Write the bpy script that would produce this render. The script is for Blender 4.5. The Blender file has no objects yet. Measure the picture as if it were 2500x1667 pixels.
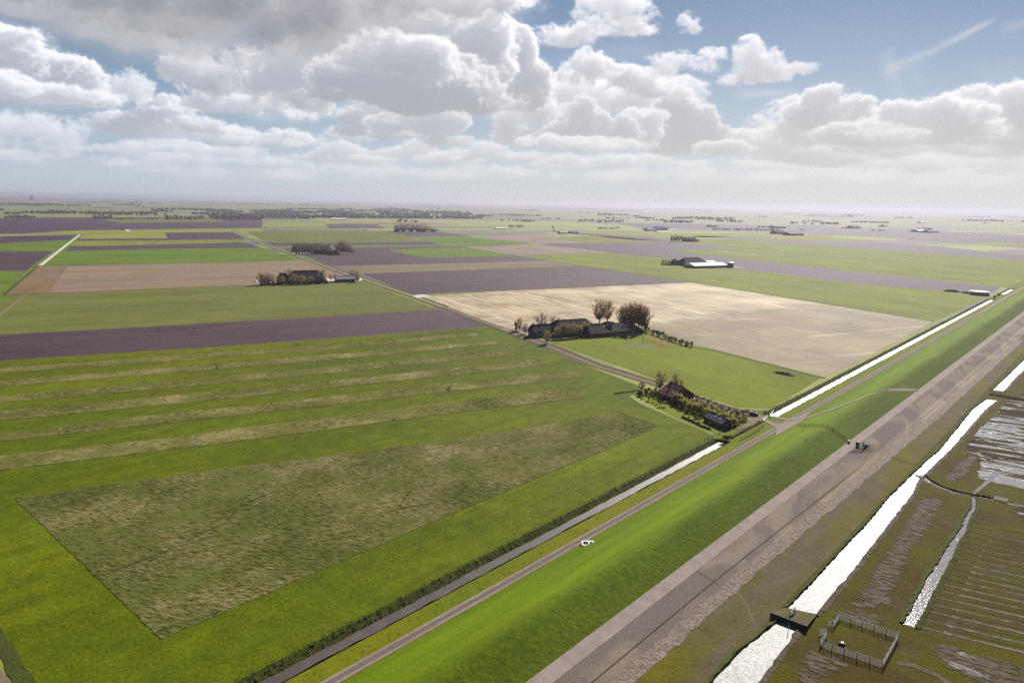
import bpy, bmesh, math, random
import numpy as np
from mathutils import Vector, Matrix
random.seed(11)
sc = bpy.context.scene
COL = sc.collection
R = math.radians
H = 90.0                       # camera height above the polder, metres
CF, CP, CR = 1700.0, R(11.2), R(0.985)
DAZ = R(42.0)                  # heading of the sea dike
US, UC = math.sin(DAZ), math.cos(DAZ)
SAZ, SEL = 26.0, 33.0          # sun heading and elevation
EXPO = 1.0
K = 2.0 ** EXPO

# ------------------------------------------------------------------ survey helpers
PROF = [(-40000, 0), (-116.5, 0), (-114.6, -1.4), (-111.0, -1.4), (-109.8, 0), (-105.4, .3), (-100.9, .3), (-82.3, 7.5), (-80.6, 7.5),
        (-72.2, 4.8), (-68.8, 4.6), (-63.0, 1.9), (-52.0, 1.4), (-49.0, 1.2), (40000, 1.2)]
PT = np.array([p[0] for p in PROF], float); PZ = np.array([p[1] for p in PROF], float)
def hz(t): return float(np.interp(t, PT, PZ))
def ST(s, t, z=None):
    return Vector((s*US + t*UC, s*UC - t*US, hz(t) if z is None else z))
def st(p): return p[0]*US + p[1]*UC, p[0]*UC - p[1]*US
def ray(x, y):
    u = (x-1250)/CF; v = -(y-833.5)/CF
    c, s = math.cos(CR), math.sin(CR)
    uu = u*c - v*s; vv = u*s + v*c
    return uu, math.cos(CP)+vv*math.sin(CP), -math.sin(CP)+vv*math.cos(CP)
def P(x, y, z=0.0):
    a, b, c = ray(x, y)
    k = (z-H)/min(c, -1e-4)
    return Vector((a*k, b*k, z))
def F(x, y, tmax=-116.6):
    p = P(x, y, 0); s, t = st(p)
    return ST(s, min(t, tmax), 0)
def sof(x, y): return st(P(x, y, -.5))[0]
S_END1, S_BEG2, S_END2, S_BEG3, S_END3 = sof(1769, 1080), sof(1889, 1017), sof(2423, 732), sof(2441, 719), sof(2463, 705.5)
def wet(s): return s <= S_END1+.1 or S_BEG2-.1 <= s <= S_END2+.1 or S_BEG3-.1 <= s <= S_END3+.1
def hz2(s, t):
    z = hz(t)
    return z if z >= 0 or wet(s) else 0.0
def G(x, y):
    """where the line of sight through a spot of the survey photo meets the terrain"""
    a, b, c = ray(x, y); c = min(c, -1e-4)
    k0, k1 = (8.0-H)/c, (-1.5-H)/c
    prev = k0
    for i in range(121):
        k = k0+(k1-k0)*i/120
        if H+c*k <= hz2(a*k*US + b*k*UC, a*k*UC - b*k*US):
            lo, hi = prev, k
            for _ in range(20):
                m = (lo+hi)/2
                if H+c*m <= hz2(a*m*US + b*m*UC, a*m*UC - b*m*US): hi = m
                else: lo = m
            k = hi; break
        prev = k
    return Vector((a*k, b*k, hz2(a*k*US + b*k*UC, a*k*UC - b*k*US)))
def hpx(x, yb, yt):
    """height of an upright thing whose foot shows at yb and whose top at yt"""
    p = G(x, yb); r = ray(x, yt); d = math.hypot(p.x, p.y)
    return H + d/math.hypot(r[0], r[1])*r[2] - p.z
def wpx(x, y, w): return w/CF*G(x, y).length*1.0 if False else w/CF*math.dist((0, 0, H), G(x, y))

# ------------------------------------------------------------------ materials
class NT:
    def __init__(s, name):
        s.m = bpy.data.materials.new(name); s.m.use_nodes = True
        s.t = s.m.node_tree; s.n = s.t.nodes; s.l = s.t.links
        s.b = s.n['Principled BSDF']
        s.pos = s.n.new('ShaderNodeNewGeometry').outputs['Position']
    def put(s, sock, v):
        if hasattr(v, 'is_linked') or hasattr(v, 'links'): s.l.new(v, sock)
        elif isinstance(v, (tuple, list)) and len(v) == 3 and len(sock.default_value) == 4: sock.default_value = (*v, 1)
        else: sock.default_value = v
    def noise(s, vec, scale, detail=3, rough=.55, dist=0.0):
        n = s.n.new('ShaderNodeTexNoise'); s.put(n.inputs['Vector'], vec)
        n.inputs['Scale'].default_value = scale; n.inputs['Detail'].default_value = detail
        n.inputs['Roughness'].default_value = rough; n.inputs['Distortion'].default_value = dist
        return n.outputs['Fac']
    def vor(s, vec, scale, feat='F1', out='Distance'):
        n = s.n.new('ShaderNodeTexVoronoi'); n.feature = feat; s.put(n.inputs['Vector'], vec); n.inputs['Scale'].default_value = scale
        return n.outputs[out]
    def aim(s, az, sx, sy):
        """world position turned so that x runs along heading az, then scaled"""
        v = s.n.new('ShaderNodeVectorRotate'); v.rotation_type = 'Z_AXIS'; s.l.new(s.pos, v.inputs['Vector'])
        v.inputs['Angle'].default_value = R(az-90)
        m = s.n.new('ShaderNodeVectorMath'); m.operation = 'MULTIPLY'; s.l.new(v.outputs[0], m.inputs[0])
        m.inputs[1].default_value = (sx, sy, min(sx, sy)); return m.outputs[0]
    def math(s, op, a, b=0.0, c=None, clamp=False):
        m = s.n.new('ShaderNodeMath'); m.operation = op; m.use_clamp = clamp
        s.put(m.inputs[0], a); s.put(m.inputs[1], b)
        if c is not None: s.put(m.inputs[2], c)
        return m.outputs[0]
    def rng(s, v, a, b, c=0.0, d=1.0, smooth=False):
        m = s.n.new('ShaderNodeMapRange'); s.put(m.inputs[0], v)
        if smooth: m.interpolation_type = 'SMOOTHSTEP'
        for i, q in enumerate((a, b, c, d)): m.inputs[i+1].default_value = q
        return m.outputs[0]
    def mix(s, f, a, b, kind='MIX'):
        m = s.n.new('ShaderNodeMix'); m.data_type = 'RGBA'; m.blend_type = kind
        s.put(m.inputs['Factor'], f); s.put(m.inputs['A'], a); s.put(m.inputs['B'], b)
        return m.outputs['Result']
    def bump(s, h, dist, strength=1.0):
        m = s.n.new('ShaderNodeBump'); m.inputs['Distance'].default_value = dist; m.inputs['Strength'].default_value = strength
        s.put(m.inputs['Height'], h); s.l.new(m.outputs[0], s.b.inputs['Normal'])
    def out(s, col, rough=.9, spec=.2):
        s.put(s.b.inputs['Base Color'], col); s.put(s.b.inputs['Roughness'], rough)
        s.b.inputs['Specular IOR Level'].default_value = spec
        return s.m
def gain(n, col, f):      # col * f
    m = n.n.new('ShaderNodeMix'); m.data_type = 'RGBA'; m.blend_type = 'MULTIPLY'; m.inputs['Factor'].default_value = 1
    n.put(m.inputs['A'], col)
    cb = n.n.new('ShaderNodeCombineColor')
    for i in range(3): n.put(cb.inputs[i], f)
    n.l.new(cb.outputs[0], m.inputs['B']); return m.outputs['Result']
def field(name, c1, c2, c3=None, az=62.0, long=.01, short=.35, amt=.5, big=.012, fine=1.6, famt=.5, bump=.15, rough=.9, spec=.05, lo=.35, hi=.65, tuft=0.0, tram=0.0, gap=21.0, spots=.0):
    n = NT(name)
    a = n.rng(n.noise(n.pos, big, 4, .6), .36, .64, smooth=True)
    col = n.mix(a, c1, c2)
    streak = n.noise(n.aim(az, long, short), 1.0, 4, .6)
    if c3 is not None:
        col = n.mix(n.math('MULTIPLY', n.rng(streak, lo, hi, smooth=True), amt), col, c3)
    f1 = n.noise(n.pos, fine, 5, .72)
    f2 = n.noise(n.pos, fine*.16, 3, .6)
    f = n.math('MULTIPLY_ADD', n.math('SUBTRACT', f1, .5), famt*2.2, 1.0)
    f = n.math('MULTIPLY_ADD', n.math('SUBTRACT', f2, .5), famt*1.1, f)
    if tuft:
        v = n.rng(n.noise(n.pos, .9, 2, .5), .30, .40, 1-tuft, 1.0)
        f = n.math('MULTIPLY', f, v)
    if tram:
        sx = n.n.new('ShaderNodeSeparateXYZ'); n.l.new(n.aim(az, 1/gap, 1/gap), sx.inputs[0])
        fr = n.math('ABSOLUTE', n.math('SUBTRACT', n.math('FRACT', n.math('ADD', sx.outputs[1], n.math('MULTIPLY', n.noise(n.pos, .01, 2), .12))), .5))
        ln = n.math('MULTIPLY', n.rng(n.math('ABSOLUTE', n.math('SUBTRACT', fr, .05)), .012, .03, 1, 0), n.rng(n.noise(n.pos, .02, 3), .40, .62))
        f = n.math('MULTIPLY', f, n.math('SUBTRACT', 1.0, n.math('MULTIPLY', ln, tram)))
    if spots:
        f = n.math('MULTIPLY', f, n.rng(n.noise(n.aim(az, .006, .022), 1.0, 5, .62, .8), .34, .66, 1-spots, 1+spots))
    col = gain(n, col, n.math('MAXIMUM', f, .15))
    n.bump(n.math('ADD', f1, n.math('MULTIPLY', streak, .8)), bump)
    return n.out(col, rough, spec)
def plain(name, c, rough=.7, spec=.4, var=.25, scale=2.0, bump=0.0, metal=0.0):
    n = NT(name)
    f = n.noise(n.pos, scale, 4, .65)
    col = gain(n, c, n.rng(f, .25, .75, 1-var, 1+var))
    if bump: n.bump(f, bump)
    n.b.inputs['Metallic'].default_value = metal
    return n.out(col, rough, spec)

M = {}
GRASS, GRASS2, LIME = (.098, .150, .012), (.074, .122, .010), (.135, .165, .014)
M['meadow'] = field('mown meadow', (0.0661, 0.0868, 0.0005), (0.1033, 0.1120, 0.0006), (0.0516, 0.0719, 0.0005), az=42, long=.012, short=.30, amt=.55, fine=1.0, famt=.85, bump=.2, big=.006, spots=.16)
M['pasture'] = field('pasture', (0.1148, 0.1413, 0.0004), (0.0979, 0.1241, 0.0005), (0.1283, 0.1309, 0.0007), az=152, long=.02, short=.2, amt=.4, fine=1.0, famt=.34, bump=.1, spots=.16)
M['polder'] = None
M['berm'] = field('berm grass', (0.1148, 0.1214, 0.0020), (0.0826, 0.1094, 0.0020), (0.1300, 0.1197, 0.0050), az=42, long=.03, short=.5, amt=.4, fine=1.4, famt=.5, tuft=.45)
M['dike_in'] = field('dike grass short', (0.0833, 0.1440, 0.0020), (0.1190, 0.1665, 0.0020), (0.0680, 0.1224, 0.0020), az=42, long=.01, short=.4, amt=.6, fine=1.3, famt=.42, bump=.1)
M['dike_out'] = field('dike grass rough', (.040, .062, .002), (.058, .084, .003), (.026, .042, .002), az=42, long=.05, short=.25, amt=.7, fine=.9, famt=.85, bump=.35)
def dikegrass():
    n = NT('sea dike grass')
    dt = n.n.new('ShaderNodeVectorMath'); dt.operation = 'DOT_PRODUCT'; n.l.new(n.pos, dt.inputs[0]); dt.inputs[1].default_value = (UC, -US, 0)
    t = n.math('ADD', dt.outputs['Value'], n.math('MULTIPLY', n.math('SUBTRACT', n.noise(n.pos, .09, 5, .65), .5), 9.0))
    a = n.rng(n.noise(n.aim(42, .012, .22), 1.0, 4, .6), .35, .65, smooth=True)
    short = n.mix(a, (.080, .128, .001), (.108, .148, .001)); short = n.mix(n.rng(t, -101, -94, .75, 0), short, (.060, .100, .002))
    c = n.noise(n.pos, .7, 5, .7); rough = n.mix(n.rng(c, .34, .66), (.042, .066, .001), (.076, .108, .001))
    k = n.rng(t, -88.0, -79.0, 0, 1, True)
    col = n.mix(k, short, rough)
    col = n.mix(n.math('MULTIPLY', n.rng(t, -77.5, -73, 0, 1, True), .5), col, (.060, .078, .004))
    f = n.noise(n.pos, 1.5, 5, .75); sp = n.noise(n.aim(42, .02, .09), 1.0, 4, .6)
    col = gain(n, col, n.math('MULTIPLY', n.rng(f, .25, .75, .68, 1.32), n.rng(sp, .3, .7, .84, 1.15)))
    n.bump(n.math('MULTIPLY', c, n.math('ADD', k, .3)), .22)
    return n.out(col, .9, .05)
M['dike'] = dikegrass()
M['tall'] = None
M['plough'] = field('ploughed clay', (0.0457, 0.0264, 0.0349), (0.0539, 0.0309, 0.0388), (0.0384, 0.0220, 0.0293), az=62, long=.006, short=.45, amt=.6, fine=.7, famt=.4, bump=.2, spec=.12, rough=.85, tram=-.22, gap=27, spots=.2)
M['plough2'] = field('ploughed clay wet', (0.0406, 0.0190, 0.0393), (0.0472, 0.0218, 0.0443), (0.0349, 0.0170, 0.0335), az=152, long=.006, short=.4, amt=.6, fine=.6, famt=.4, bump=.2, spec=.12, rough=.85, tram=-.22, gap=27, spots=.2)
M['crop'] = field('young crop', (0.1065, 0.1180, 0.0245), (0.1191, 0.1143, 0.0272), (0.0902, 0.1032, 0.0218), az=62, long=.004, short=.25, amt=.6, fine=.6, famt=.32, tram=.30, spots=.16)
M['crop2'] = field('young crop bright', (0.0828, 0.1382, 0.0101), (0.0952, 0.1336, 0.0113), (0.0712, 0.1198, 0.0101), az=62, long=.006, short=.2, amt=.6, fine=.4, famt=.3, tram=.30, spots=.16)
M['crop3'] = field('winter wheat', (0.1442, 0.1668, 0.0210), (0.1348, 0.1416, 0.0238), (0.1246, 0.1533, 0.0168), az=152, long=.006, short=.2, amt=.6, fine=.4, famt=.3, tram=.30, spots=.16)
M['lime'] = field('yellow green grass', (.185, .195, .018), (.165, .185, .018), (.175, .165, .03), az=62, long=.004, short=.1, amt=.5, fine=.3, famt=.2, spots=.14)
M['pink'] = field('reddish fallow', (0.1860, 0.1212, 0.0966), (0.1674, 0.1280, 0.0819), (0.2000, 0.1406, 0.0893), az=62, long=.004, short=.12, amt=.7, fine=.6, famt=.3, spots=.14)
M['orange'] = field('orange stubble', (0.1672, 0.0997, 0.0548), (0.1588, 0.1140, 0.0748), (0.1421, 0.1092, 0.0599), az=152, long=.01, short=.1, amt=.5, fine=.6, famt=.25, spots=.14)
M['tan'] = field('tan stubble', (.165, .125, .085), (.15, .125, .075), (.14, .12, .07), az=62, long=.004, short=.1, amt=.6, fine=.5, famt=.25, spots=.14)
M['rose'] = field('pale rose soil', (.21, .155, .135), (.19, .145, .12), (.2, .16, .12), az=152, long=.004, short=.1, amt=.5, fine=.3, famt=.2, spots=.14)
M['olive'] = field('olive rough', (.15, .125, .02), (.13, .115, .02), (.16, .12, .03), az=152, long=.05, short=.3, amt=.5, fine=.8, famt=.35)
def straw():
    n = NT('flattened straw')
    d = n.aim(152, .010, .26)
    a = n.noise(d, 1.0, 6, .66, .6)
    b = n.noise(n.pos, .016, 5, .6, .4)
    c = n.noise(n.aim(152, .04, 1.0), 1.0, 4, .6)
    f = n.math('ADD', n.math('MULTIPLY', a, .60), n.math('MULTIPLY', b, .55))
    col = n.mix(n.rng(f, .42, .72, smooth=True), (.165, .116, .062), (.41, .315, .205))
    a0, a1 = P(1560, 792), P(1965, 741); dv = (a1-a0).normalized(); nv = (-dv.y, dv.x, 0.0)
    dt = n.n.new('ShaderNodeVectorMath'); dt.operation = 'DOT_PRODUCT'; n.l.new(n.pos, dt.inputs[0]); dt.inputs[1].default_value = nv
    side = n.rng(n.math('ADD', dt.outputs['Value'], n.math('MULTIPLY', n.math('SUBTRACT', n.noise(n.pos, .02, 4), .5), 60.0)), a0.dot(Vector(nv))-14, a0.dot(Vector(nv))+10, 1, 0, True)
    col = n.mix(n.math('MULTIPLY', n.rng(n.noise(n.aim(152, .0060, .15), 1.0, 5, .6, .4), .56, .70, smooth=True), .75), col, (.56, .49, .38))
    col = n.mix(n.math('MULTIPLY', n.rng(n.noise(n.pos, .025, 3), .54, .68, smooth=True), .45), col, (.19, .145, .03))
    col = n.mix(n.math('MULTIPLY', side, .80), col, n.mix(n.rng(b, .40, .60), (.078, .052, .023), (.130, .096, .030)))
    col = gain(n, col, n.rng(c, .3, .7, .50, 1.5))
    col = n.mix(n.math('MULTIPLY', n.rng(n.noise(n.aim(67, .004, .09), 1.0, 3), .60, .66, smooth=True), .5), col, (.50, .43, .33))
    n.bump(c, .15)
    return n.out(col, .8, .12)
M['straw'] = straw()
def tallgrass(name, pale, green, dark, az=100):
    n = NT(name)
    w = n.noise(n.pos, .35, 4, .6, 1.2)
    v = n.n.new('ShaderNodeVectorMath'); v.operation = 'ADD'
    n.l.new(n.aim(az, .38, 1.7), v.inputs[0])
    cb = n.n.new('ShaderNodeCombineXYZ'); n.l.new(n.math('MULTIPLY', w, 1.5), cb.inputs[1]); n.l.new(cb.outputs[0], v.inputs[1])
    a = n.noise(v.outputs[0], 1.0, 6, .72, .5)
    b = n.noise(n.pos, .028, 5, .65)
    f = n.math('ADD', a, n.math('MULTIPLY', n.math('SUBTRACT', b, .5), .42))
    col = n.mix(n.rng(f, .40, .50, smooth=True), dark, green)
    col = n.mix(n.rng(f, .49, .64, smooth=True), col, n.mix(n.rng(n.noise(n.pos, .05, 4, .6), .38, .60, smooth=True), (.105, .115, .030), pale))
    # trodden animal trails
    tr = n.vor(n.aim(20, .024, .05), 1.0, 'DISTANCE_TO_EDGE')
    tn = n.math('ADD', tr, n.math('MULTIPLY', n.math('SUBTRACT', n.noise(n.pos, .25, 3), .5), .05))
    col = n.mix(n.math('MULTIPLY', n.rng(tn, .0, .012, 1, 0, True), n.rng(n.noise(n.pos, .02, 2), .5, .58)), col, (.028, .045, .010))
    n.bump(a, .4)
    return n.out(col, .95, .02)
M['tall'] = tallgrass('uncut grass', (.240, .185, .100), (.095, .098, .024), (.036, .040, .006))
M['tallstrip'] = tallgrass('uncut grass strip', (.31, .235, .125), (.125, .122, .032), (.042, .046, .008), az=60)
def revet():
    n = NT('asphalt revetment')
    b = n.noise(n.aim(42, .020, .060), 1.0, 5, .55, 1.4)
    col = n.mix(n.rng(b, .44, .53, smooth=True), (.165, .130, .118), (.232, .186, .146))
    col = n.mix(n.math('MULTIPLY', n.rng(n.noise(n.aim(42, .02, .09), 1.0, 3, .5), .56, .66, smooth=True), .5), col, (.140, .115, .060))
    f = n.noise(n.pos, 2.4, 5, .8)
    col = gain(n, col, n.rng(f, .25, .75, .68, 1.32))
    n.bump(f, .08)
    return n.out(col, .9, .06)
M['revet'] = revet()
M['track'] = plain('pale asphalt track', (.225, .180, .165), .9, .06, .22, .35, .03)
def road(name, edge, mid, var=.2):
    n = NT(name)
    f = n.noise(n.pos, 1.3, 5, .7); b = n.noise(n.pos, .12, 3, .5)
    col = n.mix(n.rng(b, .35, .65), edge, mid)
    return n.out(gain(n, col, n.rng(f, .25, .75, 1-var, 1+var)), .9, .06)
M['road'] = road('grey dike road', (.215, .172, .140), (.180, .140, .118))
M['roadmid'] = road('road worn centre', (.115, .088, .084), (.12, .094, .088))
M['lane'] = road('pale farm lane', (.25, .215, .155), (.21, .175, .125))
M['lanebrown'] = road('brown farm lane', (.155, .118, .085), (.135, .105, .072))
M['yard'] = road('pale concrete', (.50, .46, .40), (.42, .38, .33))
M['soil'] = field('brown bank soil', (.07, .05, .03), (.09, .06, .03), (.06, .055, .02), az=152, fine=1.2, famt=.5)
M['bankdark'] = field('dark wet bank', (.052, .060, .012), (.064, .068, .016), (.044, .044, .014), az=42, fine=1.6, famt=.6, bump=.3)  # dark green-brown used for banks, ditches and joints
def marsh():
    n = NT('salt marsh turf')
    a = n.rng(n.noise(n.pos, .045, 5, .62), .38, .62, smooth=True)
    col = n.mix(a, (.056, .040, .009), (.062, .060, .003))
    col = n.mix(n.math('MULTIPLY', n.rng(n.noise(n.pos, .12, 4, .6), .52, .70, smooth=True), .75), col, (.072, .055, .033))
    f = n.noise(n.pos, 1.5, 5, .75)
    col = gain(n, col, n.rng(f, .25, .75, .55, 1.45))
    n.bump(f, .25)
    return n.out(col, .9, .04)
M['marsh'] = marsh()
M['foreland'] = field('foreland grass', (0.0918, 0.0845, 0.0045), (0.0816, 0.0676, 0.0198), (0.0918, 0.0732, 0.0522), az=42, long=.016, short=.13, amt=.85, big=.03, fine=1.3, famt=.6, bump=.15)
def mud():
    n = NT('bare mud ridges')
    a = n.noise(n.aim(132, .15, 1.0), 1.0, 5, .7, .6)
    col = n.mix(n.rng(a, .40, .60), (.050, .038, .022), (.098, .074, .054))
    n.bump(a, .35)
    return n.out(gain(n, col, n.rng(n.noise(n.pos, 1.2, 4), .3, .7, .75, 1.25)), .8, .08)
M['mud'] = mud()
def water(name, base, rough, ripple, rs, az=60, strength=1.0, flat=0.0):
    n = NT(name)
    a = n.noise(n.aim(az, rs*.5, rs*1.6), 1.0, 4, .65)
    n.bump(a, ripple, strength)
    n.b.inputs['IOR'].default_value = 1.33
    return n.out(gain(n, base, n.rng(n.noise(n.pos, .3, 3), .3, .7, .85, 1.15)), rough, .5)
M['channel'] = water('bright rippled channel', (.20, .19, .19), .38, .26, 1.2, az=110)
M['creek'] = water('grey creek water', (.19, .165, .17), .10, .05, 1.8, az=110)
M['slick'] = plain('wet grey silt', (.135, .108, .094), .8, .04, .6, 1.0, .1)
M['ditchwater'] = water('ditch water', (.075, .060, .055), .38, .07, 1.4, az=110)
def wetflat():
    n = NT('wet tidal flat')
    v = n.aim(118, .034, .17)
    a = n.noise(v, 1.0, 6, .62, 1.6)
    wet = n.rng(n.math('ADD', a, n.math('MULTIPLY', n.math('SUBTRACT', n.noise(n.pos, .02, 3), .5), .55)), .545, .59, smooth=True)
    turf = n.mix(n.rng(n.noise(n.pos, .2, 4), .4, .6), (.036, .028, .014), (.058, .045, .026))
    turf = gain(n, turf, n.rng(n.noise(n.pos, 1.4, 4, .7), .3, .7, .6, 1.4))
    col = n.mix(wet, turf, (.17, .155, .155))
    n.bump(n.noise(n.aim(110, 1.2, 2.6), 1.0, 3), .08)
    m = n.out(col, .5, .4); n.l.new(n.rng(wet, 0, 1, .95, .17), n.b.inputs['Roughness']); n.l.new(n.rng(wet, 0, 1, .02, .42), n.b.inputs['Specular IOR Level']); return m
M['wetflat'] = wetflat()
def polder():
    """far parcels: every strip of the grid has a crop of its own"""
    n = NT('polder parcels')
    v = n.aim(62, 1/620., 1/118.)
    wob = n.n.new('ShaderNodeVectorMath'); wob.operation = 'ADD'; n.l.new(v, wob.inputs[0])
    cb = n.n.new('ShaderNodeCombineXYZ'); n.l.new(n.math('MULTIPLY', n.noise(n.pos, .0009, 2), 3.0), cb.inputs[1]); n.l.new(n.math('MULTIPLY', n.noise(n.pos, .0006, 1), 2.0), cb.inputs[0])
    n.l.new(cb.outputs[0], wob.inputs[1])
    fl = n.n.new('ShaderNodeVectorMath'); fl.operation = 'FLOOR'; n.l.new(wob.outputs[0], fl.inputs[0])
    wn = n.n.new('ShaderNodeTexWhiteNoise'); n.l.new(fl.outputs[0], wn.inputs['Vector'])
    r = n.n.new('ShaderNodeValToRGB'); r.color_ramp.interpolation = 'CONSTANT'; n.l.new(wn.outputs['Value'], r.inputs[0])
    e = r.color_ramp.elements
    cols = [(0, (.11, .135, .02)), (.18, (.16, .175, .022)), (.38, (.090, .062, .082)), (.58, (.13, .15, .022)), (.68, (.10, .07, .09)), (.80, (.19, .14, .10)), (.86, (.17, .185, .025)), (.94, (.08, .11, .03))]
    while len(e) < len(cols): e.new(.5)
    for q, (p, c) in zip(e, cols): q.position = p; q.color = (*c, 1)
    f = n.rng(n.noise(n.pos, .05, 4, .6), .3, .7, .85, 1.15)
    return n.out(gain(n, r.outputs[0], f), .9, .2)
M['polder'] = polder()

# ------------------------------------------------------------------ mesh helpers
class MB:
    def __init__(s): s.v = []; s.f = []; s.mi = []
    def face(s, pts, mi=0):
        i = len(s.v); s.v += [tuple(p) for p in pts]; s.f.append(tuple(range(i, i+len(pts)))); s.mi.append(mi)
    def box(s, x0, x1, y0, y1, z0, z1, mi=0):
        i = len(s.v)
        s.v += [(x0, y0, z0), (x1, y0, z0), (x1, y1, z0), (x0, y1, z0), (x0, y0, z1), (x1, y0, z1), (x1, y1, z1), (x0, y1, z1)]
        for q in ((0, 3, 2, 1), (4, 5, 6, 7), (0, 1, 5, 4), (1, 2, 6, 5), (2, 3, 7, 6), (3, 0, 4, 7)):
            s.f.append(tuple(i+k for k in q)); s.mi.append(mi)
    def tube(s, a, b, ra, rb, n=5, mi=0, cap=True):
        a, b = Vector(a), Vector(b); d = (b-a)
        if d.length < 1e-6: return
        d.normalize(); u = d.orthogonal().normalized(); w = d.cross(u); i = len(s.v)
        for k in range(n):
            q = u*math.cos(6.2832*k/n)+w*math.sin(6.2832*k/n); s.v.append(tuple(a+q*ra))
        for k in range(n):
            q = u*math.cos(6.2832*k/n)+w*math.sin(6.2832*k/n); s.v.append(tuple(b+q*rb))
        for k in range(n):
            s.f.append((i+k, i+(k+1) % n, i+n+(k+1) % n, i+n+k)); s.mi.append(mi)
        if cap:
            s.f.append(tuple(i+n+k for k in range(n))); s.mi.append(mi)
            s.f.append(tuple(i+n-1-k for k in range(n))); s.mi.append(mi)
    def lathe(s, prof, n=20, mi=0, cx=0, cy=0):
        i = len(s.v)
        for r, z in prof:
            for k in range(n): s.v.append((cx+r*math.cos(6.2832*k/n), cy+r*math.sin(6.2832*k/n), z))
        for j in range(len(prof)-1):
            for k in range(n): s.f.append((i+j*n+k, i+j*n+(k+1) % n, i+(j+1)*n+(k+1) % n, i+(j+1)*n+k)); s.mi.append(mi)
    def mesh(s, name, mats):
        me = bpy.data.meshes.new(name); me.from_pydata(s.v, [], s.f)
        for m in (mats if isinstance(mats, (list, tuple)) else [mats]): me.materials.append(m)
        if any(s.mi): me.polygons.foreach_set('material_index', s.mi)
        me.update(); return me
    def build(s, name, mats, parent=None):
        return add(name, s.mesh(name, mats), parent)
def add(name, me, parent=None):
    o = bpy.data.objects.new(name, me); COL.objects.link(o)
    if parent is not None: o.parent = parent
    return o
def tag(o, label=None, cat=None, group=None, kind=None):
    if label: o['label'] = label
    if cat: o['category'] = cat
    if group: o['group'] = group
    if kind: o['kind'] = kind
    return o
def thing(name, label, cat, loc=(0, 0, 0), rz=0.0, group=None):
    o = bpy.data.objects.new(name, None); COL.objects.link(o); o.location = loc; o.rotation_euler = (0, 0, rz)
    o.empty_display_size = .5
    return tag(o, label, cat, group)
def copy_tree(o, parent=None):
    c = o.copy(); COL.objects.link(c)
    if parent is not None: c.parent = parent
    for ch in list(o.children): copy_tree(ch, c)
    return c
def struct(name, mb, mats, kind='structure'):
    return tag(mb.build(name, mats), kind=kind)
from mathutils.geometry import tessellate_polygon
def sheet(name, pix, mat, dz=.04, kind='structure', world=False, sub=0):
    pts = [Vector(p) for p in pix] if world else [G(x, y) for x, y in pix]
    pts = [p+Vector((0, 0, dz)) for p in pts]
    mb = MB(); mb.v = [tuple(p) for p in pts]
    for t in tessellate_polygon([pts]):
        a, b, c = (pts[i] for i in t)
        if (b-a).cross(c-a).z < 0: t = t[::-1]
        mb.f.append(tuple(t)); mb.mi.append(0)
    return tag(mb.build(name, mat), kind=kind)
def ribbon(name, pix, w, mat, dz=.08, kind='structure', world=False, step=None, jit=0.0, terrain=False):
    pts = [Vector(p) for p in pix] if world else [G(x, y) for x, y in pix]
    if step:
        q = []
        for a, b in zip(pts, pts[1:]):
            n = max(1, int((b-a).length/step)); q += [a.lerp(b, i/n) for i in range(n)]
        pts = q+[pts[-1]]
    ws = w if isinstance(w, (list, tuple)) else None
    mb = MB(); n = len(pts)
    for i, p in enumerate(pts):
        d = (pts[min(i+1, n-1)]-pts[max(i-1, 0)]); d.z = 0; d.normalize(); nn = Vector((d.y, -d.x, 0))
        wi = (np.interp(i/(n-1), np.linspace(0, 1, len(ws)), ws) if ws else w)
        for sgn in (-1, 1):
            v = p+nn*sgn*(wi/2+random.uniform(-jit, jit)); z = (hz2(*st(v)) if terrain else p.z)
            mb.v.append((v.x, v.y, z+dz))
    for i in range(n-1):
        mb.f.append((2*i, 2*i+1, 2*i+3, 2*i+2)); mb.mi.append(0)
    return tag(mb.build(name, mat), kind=kind)
# ------------------------------------------------------------------ cumulus sky, marched through small density fields
MPD=18.0            # map pixels per degree
AZ0,AZ1,EL0,EL1=-48.,48.,-1.5,30.
def px_dir(x,y):
    u=(x-1250)/CF; v=-(y-833.5)/CF
    c,s=math.cos(CR),math.sin(CR)
    uu=u*c-v*s; vv=u*s+v*c
    return uu, math.cos(CP)+vv*math.sin(CP), -math.sin(CP)+vv*math.cos(CP)
def px_azel(x,y):
    a,b,c=px_dir(x,y)
    return math.degrees(math.atan2(a,b)), math.degrees(math.atan2(c,math.hypot(a,b)))
def noise3(shape,per,rng):
    L=[int(n/p)+6 for n,p in zip(shape,per)]
    lat=rng.random(L,dtype=np.float32)
    for ax in (2,1,0):
        x=(np.arange(shape[ax],dtype=np.float32)+.5)/per[ax]+rng.random(); i=np.floor(x).astype(int); f=(x-i).astype(np.float32)
        bc=[1,1,1]; bc[ax]=-1
        out=0
        for k,w in enumerate(((1-f)**3/6,(3*f**3-6*f*f+4)/6,(-3*f**3+3*f*f+3*f+1)/6,f**3/6)):
            out=out+np.take(lat,i+k,axis=ax)*w.reshape(bc)
        lat=out
    return (lat-0.5)*3.2
def noise2(shape,per,rng):
    return noise3((shape[0],shape[1],1),(per[0],per[1],1.),rng)[:,:,0]
def sstep(a,b,x):
    t=np.clip((x-a)/(b-a),0,1); return t*t*(3-2*t)
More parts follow.
